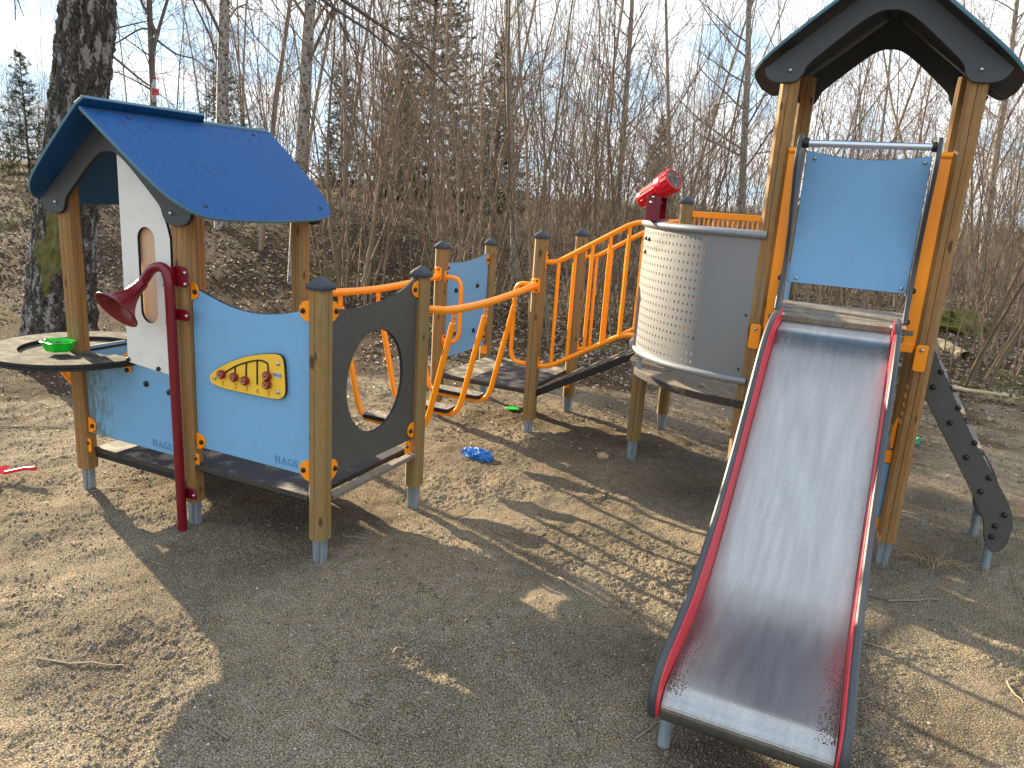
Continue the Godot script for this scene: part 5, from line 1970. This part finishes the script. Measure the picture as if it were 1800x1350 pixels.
func build_bottle_tree() -> void:
	var at := W(-3.95, 0, 2.42)
	at.y = ground_y(-3.95, 2.42)
	var t := thing("forked_sapling", at, "thin forked bare tree with a bottle hung on it behind the playhouse roof", "tree")
	var r := RandomNumberGenerator.new()
	r.seed = 66
	var tr := surf(M.twig)
	var cr := surf(M.twig)
	var col := Color(0.135, 0.11, 0.085)
	var limbs := [[[-3.90, -0.3, 2.38, -3.964, 0.966, 2.442, -4.175, 2.161, 2.677, -4.281, 2.679, 2.772, -4.388, 3.198, 2.867, -4.512, 3.82, 2.982, -4.6, 4.6, 3.1], 0.034, 0.022], [[-4.281, 2.679, 2.772, -4.266, 2.88, 2.834, -4.256, 2.997, 2.871, -4.222, 3.315, 2.975, -4.208, 3.526, 3.04, -4.15, 4.2, 3.1], 0.021, 0.010], [[-4.266, 2.88, 2.834, -4.362, 3.042, 2.835, -4.512, 3.294, 2.836, -4.7, 3.8, 2.84], 0.017, 0.008], [[-4.266, 2.88, 2.834, -4.402, 2.934, 2.787, -4.598, 2.788, 2.657, -4.72, 2.76, 2.6], 0.011, 0.005], [[-4.66, 2.70, 2.60, -4.35, 2.475, 2.684, -4.214, 2.395, 2.724], 0.013, 0.006], [[-4.259, 2.839, 2.826, -4.073, 2.721, 2.879, -3.895, 2.681, 2.949, -3.743, 2.56, 2.986], 0.010, 0.004], [[-4.62, 2.92, 2.68, -4.45, 2.98, 2.78, -4.30, 3.02, 2.84], 0.008, 0.004]]
	for e in limbs:
		var pp: Array = []
		for i in range(0, e[0].size(), 3):
			pp.append(W(e[0][i], e[0][i + 1], e[0][i + 2]))
		var q := curve(pp, 4)
		var s: Surf = tr if e[1] > 0.03 else cr
		stem_tube(s, q, e[1], e[2], 8, col, col.darkened(0.2))
		twigs(cr, r, q, e[2], 8 if e[1] < 0.03 else 10, 0.75, 0.35 if e[1] > 0.03 else 0.15, 1, Color(0.105, 0.08, 0.06), 0.01, 0.8)
	var b := MB.new()
	b.list.append(tr)
	put(b, "trunk", t)
	b = MB.new()
	b.list.append(cr)
	put(b, "crown", t)
	# hanging drinks bottle
	var p := W(-4.155, 2.26, 2.69)
	t = thing("plastic_bottle", p, "clear plastic bottle with red cap and label hanging from a branch", "bottle")
	b = MB.new()
	b.mat(M.bottle).lathe(P2([0.0, 0.0, 0.026, 0.0, 0.031, 0.006, 0.0325, 0.02, 0.031, 0.05, 0.0325, 0.075, 0.0325, 0.13, 0.030, 0.15, 0.022, 0.178, 0.0135, 0.198, 0.0125, 0.215]), Transform3D(Basis.IDENTITY, p), 24)
	put(b, "bottle_body", t)
	b = MB.new()
	b.mat(M.label).lathe(P2([0.0329, 0.070, 0.0334, 0.071, 0.0334, 0.124, 0.0329, 0.125]), Transform3D(Basis.IDENTITY, p), 24)
	b.mat(M.letter_white).lathe(P2([0.0335, 0.083, 0.0337, 0.0832, 0.0337, 0.0845, 0.0335, 0.0847]), Transform3D(Basis.IDENTITY, p), 24)
	b.mat(M.letter_white).lathe(P2([0.0335, 0.108, 0.0337, 0.1082, 0.0337, 0.1095, 0.0335, 0.1097]), Transform3D(Basis.IDENTITY, p), 24)
	put(b, "bottle_label", t)
	b = MB.new()
	b.mat(M.label).lathe(P2([0.0, 0.210, 0.0155, 0.210, 0.0155, 0.228, 0.014, 0.230, 0.0, 0.230]), Transform3D(Basis.IDENTITY, p), 18)
	put(b, "bottle_cap", t)
	b = MB.new()
	b.mat(M.rope).tube(PackedVector3Array([p + Vector3(0.0, 0.205, 0), p + Vector3(-0.02, 0.30, -0.02), p + Vector3(-0.05, 0.46, -0.07), p + W(-0.085, 0.62, 0.12)]), 0.0035, 5)
	put(b, "string", t)

func build_wood() -> void:
	kinds = {}
	for i in 6:
		kinds["shrub%d" % i] = shrub_kind(601 + i, [8, 10, 12, 7, 13, 9][i], [4.6, 5.2, 4.2, 5.8, 4.8, 5.4][i], [0.34, 0.42, 0.30, 0.5, 0.26, 0.38][i]) + [null]
	kinds["hazel"] = shrub_kind(691, 6, 6.2, 0.42, 0.013, 0.026) + [null]
	for i in 4:
		kinds["sapling%d" % i] = sapling_kind(621 + i, [8.5, 9.5, 7.5, 10.0][i], [0.028, 0.036, 0.022, 0.042][i], false, 0.16, [22, 26, 20, 28][i], [1.5, 1.8, 1.3, 1.9][i]) + [null]
	for i in 2:
		kinds["birch%d" % i] = sapling_kind(641 + i, [13.0, 12.0][i], [0.115, 0.10][i], true, 0.24, 26, [2.6, 2.2][i]) + [null]
	kinds["spruce"] = spruce_kind(651, 9.0, 2.2, Color(0.022, 0.042, 0.014), Color(0.055, 0.082, 0.028), 0.36, 0.12, 0.011) + [null]
	kinds["pine"] = spruce_kind(652, 5.0, 1.5, Color(0.06, 0.085, 0.026), Color(0.14, 0.155, 0.06), 0.30, 0.13, 0.0045) + [null]
	var r := RandomNumberGenerator.new()
	r.seed = 700
	# trunks one can pick out
	var trunks := [
		["birch0", 383, 12.5, 0.95, "pale birch trunk standing just past the bottle tree"],
		["birch1", 513, 10.5, 1.0, "grey birch trunk rising behind the rear end of the blue roof"],
		["birch1", 915, 15.0, 0.85, "slim birch trunk above the low platform"],
		["birch0", 1318, 15.5, 0.8, "birch trunk close beside the dark tower roof"],
		["birch1", 1090, 19.0, 0.9, "straight birch trunk above the ramp railings"],
		["birch0", 1745, 21.0, 1.0, "white birch trunk in the brush beyond the climbing ladder"]]
	for e in trunks:
		plant("birch_tree", e[0], at_px(e[1], e[2]), r.randf() * TAU, e[3], e[4], "tree", "birches at the edge of the wood", ["trunk", "crown"])
	var thin := [[452, 11.5, 1, "dark slender tree between the two birches behind the roof"], [858, 16.0, 1, "slender dark tree just beside the platform birch"], [1045, 17.0, 3, "slender bare tree behind the telescope"], [690, 15.5, 0, "slender bare tree in front of the spruces"]]
	for e in thin:
		plant("slender_tree", "sapling%d" % e[2], at_px(e[0], e[1]), r.randf() * TAU, 1.15, e[3], "tree", "slender bare trees", ["trunk", "crown"])
	var spr := [[755, 24.0, 1.0, "tall dark spruce standing above the thicket"], [868, 29.0, 0.75, "shorter spruce beside the tall dark spruce"], [1150, 28.0, 0.52, "spruce half hidden behind the telescope"], [600, 24.0, 0.45, "small spruce at the end of the blue roof"], [700, 27.0, 0.6, "low spruce in the thicket before the tall one"]]
	for e in spr:
		plant("spruce_tree", "spruce", at_px(e[0], e[1]), r.randf() * TAU, e[2], e[3], "tree", "spruces behind the thicket", ["trunk", "crown"])
	var pin := [[48, 15.0, 0.48, "young pine beside the old birch"], [395, 17.0, 0.62, "small pine behind the pale birch trunk"]]
	for e in pin:
		plant("young_pine", "pine", at_px(e[0], e[1]), r.randf() * TAU, e[2], e[3], "tree", "young pines on the bank", ["trunk", "crown"])
	# thicket of many-stemmed shrubs
	var sh := [[575, 10.8, 0], [612, 10.0, 4], [655, 11.2, 2], [730, 10.6, 5], [790, 11.8, 1], [835, 10.2, 4], [880, 11.4, 2], [930, 10.4, 0], [985, 9.4, 3], [1030, 10.8, 4], [1075, 11.6, 2], [1110, 10.2, 5], [1165, 11.0, 1], [1215, 9.9, 3], [1260, 11.2, 4], [1310, 10.4, 0], [1360, 11.8, 2], [1420, 10.6, 1], [1480, 11.6, 4], [1530, 10.8, 5], [1590, 11.4, 2], [1640, 10.6, 0], [1735, 8.9, 3], [1790, 10.0, 4], [1840, 9.2, 1], [545, 12.4, 2], [470, 15.0, 1], [18, 18.5, 2], [66, 20.0, 0], [105, 19.0, 4], [235, 21.0, 2], [330, 19.5, 5]]
	for i in 12:
		sh.append([r.randf_range(540, 1880), r.randf_range(12.0, 17.0), r.randi_range(0, 5)])
	for e in sh:
		plant("bare_shrub", "shrub%d" % e[2], at_px(e[0], e[1]), r.randf() * TAU, r.randf_range(0.8, 1.12), ("bare shrub fronting the thicket " if e[1] < 11.5 else "bare shrub deep in the thicket ") + landmark(e[0]), "shrub", "bare shrubs of the thicket", ["stems", "twigs"])
	for e in [[985, 9.2, "above the ramp's lower post"], [1235, 9.7, "behind the telescope"], [838, 10.0, "behind the low platform"], [1752, 8.6, "beyond the climbing ladder"], [640, 9.8, "behind the playhouse deck"], [1110, 10.4, "behind the upper ramp rail"]]:
		plant("hazel_bush", "hazel", at_px(e[0], e[1]), r.randf() * TAU, r.randf_range(0.85, 1.05), "tall bare hazel with thick arching stems " + e[2], "shrub", "tall hazels of the thicket", ["stems", "twigs"])
	for i in 36:
		var px := r.randf_range(540, 1880)
		if i < 9:
			px = r.randf_range(345, 560)
		elif i < 13:
			px = [205.0, 240.0, 300.0, 330.0][i - 9]
		plant("bare_sapling", "sapling%d" % (r.randi_range(0, 3) if px > 340 else 2), at_px(px, r.randf_range(13.0, 22.0) if px > 520 else r.randf_range(15.0, 26.0)), r.randf() * TAU, r.randf_range(0.75, 1.2), "thin bare sapling rising " + landmark(px), "tree", "bare saplings of the wood", ["trunk", "crown"])
	# the far wood reads as one mass
	var far := Node3D.new()
	far.name = "far_wood"
	add_child(far)
	tag(far, "far bare wood closing the view behind the thicket", "wood", "", "stuff")
	for k in 5:
		var key: String = ["sapling0", "sapling1", "sapling3", "shrub1", "shrub4"][k]
		for part in 2:
			var rr := RandomNumberGenerator.new()
			rr.seed = 800 + k
			var mm := MultiMesh.new()
			mm.transform_format = MultiMesh.TRANSFORM_3D
			mm.mesh = kinds[key][part]
			var list: Array = []
			for i in (34 if k < 3 else 40):
				var d := rr.randf_range(20.0, 60.0) if k < 3 else rr.randf_range(17.0, 36.0)
				var px := rr.randf_range(-60, 1960) if k < 3 or i % 3 > 0 else rr.randf_range(-900, 200)
				var sc := rr.randf_range(0.8, 1.5)
				if px < 380:
					sc *= 0.55
					d = maxf(d, 22.0)
				var tu := rr.randf() * TAU
				if px < 380 and k < 3:
					continue
				list.append(Transform3D(Basis(Vector3.UP, tu).scaled(Vector3.ONE * sc), at_px(px, d)))
			mm.instance_count = list.size()
			for i in list.size():
				mm.set_instance_transform(i, list[i])
			var mi := MultiMeshInstance3D.new()
			mi.name = ["trunks", "branches"][part]
			mi.multimesh = mm
			mi.set_meta("kind", "stuff")
			far.add_child(mi, true)

# ---------------------------------------------------------------- litter
func scatter(called: String, label: String, category: String, mesh: Mesh, places: Array, cols: Array) -> void:
	var mm := MultiMesh.new()
	mm.transform_format = MultiMesh.TRANSFORM_3D
	mm.use_colors = true
	mm.mesh = mesh
	mm.instance_count = places.size()
	for i in places.size():
		mm.set_instance_transform(i, places[i])
		mm.set_instance_color(i, cols[i])
	var o := MultiMeshInstance3D.new()
	o.name = called
	o.multimesh = mm
	add_child(o)
	tag(o, label, category, "", "stuff")

func build_litter() -> void:
	var r := RandomNumberGenerator.new()
	r.seed = 900
	# a curled dry leaf
	var s := surf(M.leaf)
	var row := [[0.0, 0.10, 0.0], [0.25, 0.62, 0.10], [0.55, 0.70, 0.16], [0.82, 0.40, 0.10], [1.0, 0.03, 0.22]]
	for i in row.size() - 1:
		for sg in [-1.0, 1.0]:
			var q: Array = []
			for e in [i, i + 1]:
				q.append(Vector3(0, row[e][2] * 0.55, row[e][0] - 0.5))
				q.append(Vector3(sg * row[e][1] * 0.5, row[e][2] + 0.14 * row[e][1], row[e][0] - 0.5))
			for tr in [[0, 1, 3], [0, 3, 2]]:
				var a: Vector3 = q[tr[0]]
				var b: Vector3 = q[tr[1]]
				var c: Vector3 = q[tr[2]]
				var n := (b - a).cross(c - a).normalized()
				if n.y < 0.0:
					n = -n
					var x := b
					b = c
					c = x
				# keep clockwise
				s.v.append(a); s.v.append(c); s.v.append(b)
				for k in 3:
					s.n.append(n); s.t.append(Vector2.ZERO); s.c.append(Color.WHITE)
	var leaf := surf_mesh(s)
	var pal := [Color(0.20, 0.133, 0.08), Color(0.27, 0.19, 0.12), Color(0.125, 0.078, 0.046), Color(0.29, 0.215, 0.145), Color(0.16, 0.10, 0.055), Color(0.23, 0.165, 0.11)]
	var places: Array = []
	var cols: Array = []
	var patch := noise(0.8, 901, 3)
	while places.size() < 54000:
		var d := 5.2 + 15.0 * pow(r.randf(), 1.25)
		var px := r.randf_range(-420, 1920)
		var p := at_px(px, d)
		var k := smoothstep(6.0, 9.5, d + 1.2 * patch.get_noise_2d(p.x, p.z) - (1.2 if px < 600 else 0.0))
		if r.randf() > 0.10 + 0.9 * k:
			continue
		var sz := r.randf_range(0.022, 0.062) * lerpf(0.6, 1.0, k)
		p.y += relief(p.x, -p.z) + sz * 0.12
		places.append(Transform3D((Basis(Vector3.UP, r.randf() * TAU) * Basis(Vector3.RIGHT, r.randfn(0, 0.35)) * Basis(Vector3.FORWARD, r.randfn(0, 0.35))).scaled_local(Vector3(sz, sz * r.randf_range(0.6, 1.4), sz)), p))
		cols.append(pal[r.randi_range(0, 5)].lightened(r.randf() * 0.1))
	scatter("leaf_litter", "dry brown leaves strewn over the forest floor and bank", "leaves", leaf, places, cols)
	# leaf scraps and chips on the sand
	places = []
	cols = []
	while places.size() < 13000:
		var d := 1.6 + 6.4 * sqrt(r.randf())
		var p := at_px(r.randf_range(-80, 1880), d)
		var far := smoothstep(3.5, 6.5, d)
		if r.randf() > 0.07 + 0.93 * far:
			continue
		var sz := r.randf_range(0.006, 0.026)
		p.y += relief(p.x, -p.z) + sz * 0.15
		places.append(Transform3D((Basis(Vector3.UP, r.randf() * TAU) * Basis(Vector3.RIGHT, r.randfn(0, 0.3))).scaled_local(Vector3(sz * r.randf_range(0.15, 0.7), sz * 0.5, sz * r.randf_range(1.0, 2.0))), p))
		cols.append(pal[r.randi_range(0, 5)])
	for i in 1500:
		var p := at_px(r.randf_range(-40, 1840), 1.2 + 4.6 * sqrt(r.randf()))
		var sz := r.randf_range(0.008, 0.03)
		p.y += relief(p.x, -p.z) + 0.003
		var thin := r.randf() < 0.6
		places.append(Transform3D((Basis(Vector3.UP, r.randf() * TAU) * Basis(Vector3.RIGHT, r.randfn(0, 0.15))).scaled_local(Vector3(0.0028 if thin else sz * 0.6, 0.004 if thin else sz * 0.4, sz * (1.8 if thin else 1.0))), p))
		cols.append([Color(0.36, 0.27, 0.16), Color(0.10, 0.065, 0.04), Color(0.24, 0.15, 0.08), Color(0.06, 0.045, 0.03)][r.randi_range(0, 3)])
	scatter("leaf_scraps", "scraps of leaf and bark mixed into the playground sand", "debris", leaf, places, cols)
	# grit
	var g := surf(M.grit)
	var oct := [Vector3(1, 0, 0.2), Vector3(0.1, 0, 0.9), Vector3(-0.9, 0, 0.1), Vector3(0.05, 0, -0.8), Vector3(0, 0.75, 0), Vector3(0, -0.7, 0)]
	for f in [[0, 1, 4], [1, 2, 4], [2, 3, 4], [3, 0, 4], [1, 0, 5], [2, 1, 5], [3, 2, 5], [0, 3, 5]]:
		var a: Vector3 = oct[f[0]]
		var b: Vector3 = oct[f[1]]
		var c: Vector3 = oct[f[2]]
		var n := (b - a).cross(c - a).normalized()
		var mid := a + b + c
		if n.dot(mid) < 0.0:
			n = -n
			var x := b
			b = c
			c = x
		g.v.append(a); g.v.append(c); g.v.append(b)
		for k in 3:
			g.n.append(n); g.t.append(Vector2.ZERO); g.c.append(Color.WHITE)
	var gm := surf_mesh(g)
	places = []
	cols = []
	for i in 60000:
		var d := 1.1 + 5.0 * pow(r.randf(), 1.5)
		var p := at_px(r.randf_range(-60, 1860), d)
		var sz := r.randf_range(0.0012, 0.0034)
		if r.randf() < 0.02:
			sz *= 2.2
		p.y += relief(p.x, -p.z) + sz * 0.35
		places.append(Transform3D(Basis(Vector3.UP, r.randf() * TAU).scaled_local(Vector3(sz, sz * 0.8, sz * r.randf_range(0.8, 1.4))), p))
		var l := 0.05 + 0.5 * pow(r.randf(), 1.5)
		cols.append(Color(l, l * 0.91, l * r.randf_range(0.68, 0.86)))
	for i in 60000:
		var d := 1.1 + 5.6 * pow(r.randf(), 1.4)
		var p := at_px(r.randf_range(-60, 1860), d)
		if n_low.get_noise_2d(p.x * 1.7 + 30.0, -p.z * 1.7) < r.randf_range(-0.5, 0.25):
			continue
		var sz := 0.0022 + 0.0075 * pow(r.randf(), 3.5)
		p.y += relief(p.x, -p.z) + sz * 0.2
		places.append(Transform3D((Basis(Vector3.UP, r.randf() * TAU) * Basis(Vector3.RIGHT, r.randfn(0, 0.4))).scaled_local(Vector3(sz, sz * 0.8, sz * r.randf_range(0.8, 1.4))), p))
		var l := r.randf_range(0.07, 0.24)
		cols.append(Color(l, l * 0.82, l * 0.60))
	scatter("grit", "coarse grit and small pebbles on the playground sand", "gravel", gm, places, cols)
	# sticks
	var sticks := [[-0.37, -1.15, -0.1, -0.99], [0.04, -1.29, 0.29, -1.29], [-0.27, -1.3, -0.27, -1.21], [0.52, 0.78, 0.66, 0.74], [1.05, 0.48, 1.23, 0.33], [0.73, -0.46, 0.74, -0.36], [0.56, -0.03, 0.64, 0.04], [0.97, -0.21, 1.02, -0.25], [0.29, 0.8, 0.3, 0.99], [2.36, 0.18, 2.44, 0.27], [2.51, 1.18, 2.73, 1.31], [0.16, 0.38, 0.31, 0.39], [-0.36, -0.04, -0.19, -0.02], [-0.09, 0.29, 0.06, 0.29], [-1.58, -0.04, -1.46, 0.09], [-3.11, 0.39, -2.74, 0.67], [3.1, 1.89, 3.09, 1.45], [2.94, 0.71, 2.98, 0.56], [0.54, 1.26, 0.78, 1.22], [1.71, -0.43, 1.76, -0.3], [0.78, -0.87, 0.91, -0.89]]
	for i in 24:
		var p := at_px(r.randf_range(0, 1800), r.randf_range(1.9, 7.0))
		var an := r.randf() * TAU
		var l := r.randf_range(0.05, 0.22)
		sticks.append([p.x, -p.z, p.x + cos(an) * l, -p.z + sin(an) * l])
	for e in sticks:
		var b := MB.new()
		var col := Color(0.30, 0.235, 0.16).lerp(Color(0.13, 0.095, 0.065), r.randf())
		var q := surf(M.twig)
		var pts := PackedVector3Array()
		for k in 6:
			var u := lerpf(e[0], e[2], k / 5.0) + r.randfn(0, 0.004)
			var v := lerpf(e[1], e[3], k / 5.0) + r.randfn(0, 0.004)
			pts.append(W(u, ground_y(u, v) + relief(u, v) + 0.004 + absf(r.randfn(0, 0.003)), v))
		var rr := r.randf_range(0.002, 0.0055)
		stem_tube(q, pts, rr, rr * 0.6, 6, col, col)
		b.list.append(q)
		solo(b, "stick", pts[2], ("long thin dry stick " if pts[0].distance_to(pts[5]) > 0.17 else "short dry stick lying ") + spot(pts[2].x, -pts[2].z), "stick", "sticks on the sand")
	# dry grass tufts
	for e in [[1.411, 4.868, 0.34, "pale dry grass tuft beyond the balcony legs"], [1.32, 3.75, 0.20, "flattened dry grass beside the balcony legs"], [2.726, 1.753, 0.16, "small dry grass tuft at the foot of the slide tower"], [3.612, 6.506, 0.30, "orange dry grass tuft beyond the climbing ladder"], [1.14, 5.204, 0.26, "dry grass tuft farthest behind the balcony legs"]]:
		var q := surf(M.twig)
		for k in 70:
			var a := r.randf() * TAU
			var l: float = e[2] * r.randf_range(0.5, 1.0)
			var u: float = e[0] + cos(a) * 0.12 * r.randf()
			var v: float = e[1] + sin(a) * 0.12 * r.randf()
			var p := W(u, ground_y(u, v) - 0.02, v)
			var pts := limb_path(r, p, Vector3(cos(a) * 0.8, 0.9, sin(a) * 0.8), l, 4, 0.12, -0.28)
			var c := Color(0.46, 0.34, 0.16).lerp(Color(0.36, 0.30, 0.17), r.randf())
			stem_tube(q, pts, 0.0022, 0.001, 3, c, c)
		var b := MB.new()
		b.list.append(q)
		solo(b, "grass_tuft", W(e[0], ground_y(e[0], e[1]), e[1]), e[3], "grass", "dry grass tufts")
	# fallen log and mossy stump beyond the ladder
	var b := MB.new()
	var lg := surf(M.twig)
	stem_tube(lg, PackedVector3Array([W(2.95, ground_y(2.95, 9.6) + 0.06, 9.6), W(3.2, ground_y(3.2, 9.3) + 0.07, 9.3), W(3.45, ground_y(3.45, 8.7) + 0.03, 8.7)]), 0.085, 0.065, 12, Color(0.42, 0.34, 0.22), Color(0.45, 0.36, 0.22))
	b.list.append(lg)
	solo(b, "fallen_log", W(3.2, ground_y(3.2, 9.2), 9.2), "short pale fallen log behind the top of the climbing ladder", "log")
	b = MB.new()
	lg = surf(M.twig)
	stem_tube(lg, PackedVector3Array([W(3.0, ground_y(3.0, 6.9) + 0.02, 6.9), W(3.3, ground_y(3.3, 6.7) + 0.03, 6.7), W(3.7, ground_y(3.7, 6.75) + 0.02, 6.75)]), 0.03, 0.02, 8, Color(0.45, 0.36, 0.22), Color(0.45, 0.36, 0.22))
	b.list.append(lg)
	solo(b, "fallen_branch", W(3.3, ground_y(3.3, 6.7), 6.7), "pale fallen branch on leaves beside the climbing ladder", "branch")
	b = MB.new()
	var moss := paint(Color(0.36, 0.35, 0.13), 0.95)
	b.mat(moss)
	var st := at_px(1712, 12.6)
	blob(b, st + Vector3(0, 0.08, 0), Vector3(0.55, 0.27, 0.4), noise(1.6, 903, 4), 0.5, 36)
	solo(b, "mossy_mound", st, "low mossy mound in the brush beyond the climbing ladder", "mound")

# things that share a label get their place in the row
func rank_labels() -> void:
	var same := {}
	for o in get_children():
		if o.has_meta("category"):
			var l: String = o.get_meta("label")
			if not same.has(l):
				same[l] = []
			var d: Vector3 = o.position - CAM
			same[l].append([(d.x * RGT.x - d.z * RGT.y) / (d.x * FWD.x - d.z * FWD.y), o])
	var ord := ["leftmost", "second from the left", "third from the left", "fourth from the left", "fifth from the left", "sixth from the left", "seventh from the left", "eighth from the left", "ninth from the left", "tenth from the left", "eleventh from the left", "twelfth from the left"]
	for l in same:
		if same[l].size() > 1:
			same[l].sort_custom(func(a, b): return a[0] < b[0])
			for i in same[l].size():
				same[l][i][1].set_meta("label", l + ", " + ord[mini(i, 11)])

func _ready() -> void:
	# camera
	var cam := Camera3D.new()
	cam.name = "camera"
	var right := Vector3(0.90007788, 0.06487972, -0.43087172)
	var down := Vector3(0.16248274, -0.96750475, 0.19373674)
	var fwd := Vector3(-0.40430085, -0.24438737, -0.88137145)
	cam.transform = Transform3D(Basis(right, -down, -fwd), CAM)
	cam.fov = 53.78
	cam.near = 0.05
	cam.far = 800.0
	add_child(cam)
	cam.current = true
	# sky and sun
	var env := Environment.new()
	env.background_mode = Environment.BG_SKY
	var sky := Sky.new()
	var sm := PanoramaSkyMaterial.new()
	sm.panorama = sky_picture()
	sky.sky_material = sm
	env.sky = sky
	env.background_energy_multiplier = 0.50
	env.tonemap_mode = Environment.TONE_MAPPER_LINEAR
	env.tonemap_exposure = 3.75
	env.sdfgi_enabled = true
	env.ssao_enabled = true
	env.ssil_enabled = true
	var we := WorldEnvironment.new()
	we.name = "surroundings"
	we.environment = env
	add_child(we)
	var sun := DirectionalLight3D.new()
	sun.name = "sun"
	sun.light_energy = 1.6
	sun.light_color = Color(1.0, 0.93, 0.80)
	sun.light_angular_distance = 0.6
	sun.shadow_enabled = true
	var az := deg_to_rad(-21.5)
	var el := deg_to_rad(17.5)
	sun.look_at_from_position(Vector3.ZERO, W(cos(az) * cos(el), -sin(el), sin(az) * cos(el)))
	add_child(sun)
	# large structure
	rng.seed = 42
	make_materials()
	print("materials ", Time.get_ticks_msec())
	build_ground()
	print("ground ", Time.get_ticks_msec())
	build_playhouse()
	build_bridge()
	build_low_platform()
	build_ramp()
	build_balcony()
	build_tower()
	build_slide()
	build_ladder()
	build_game()
	build_tube()
	build_telescope()
	print("structure ", Time.get_ticks_msec())
	build_big_birch()
	build_bottle_tree()
	build_wood()
	print("wood ", Time.get_ticks_msec())
	build_toys()
	build_litter()
	rank_labels()
	print("litter ", Time.get_ticks_msec())
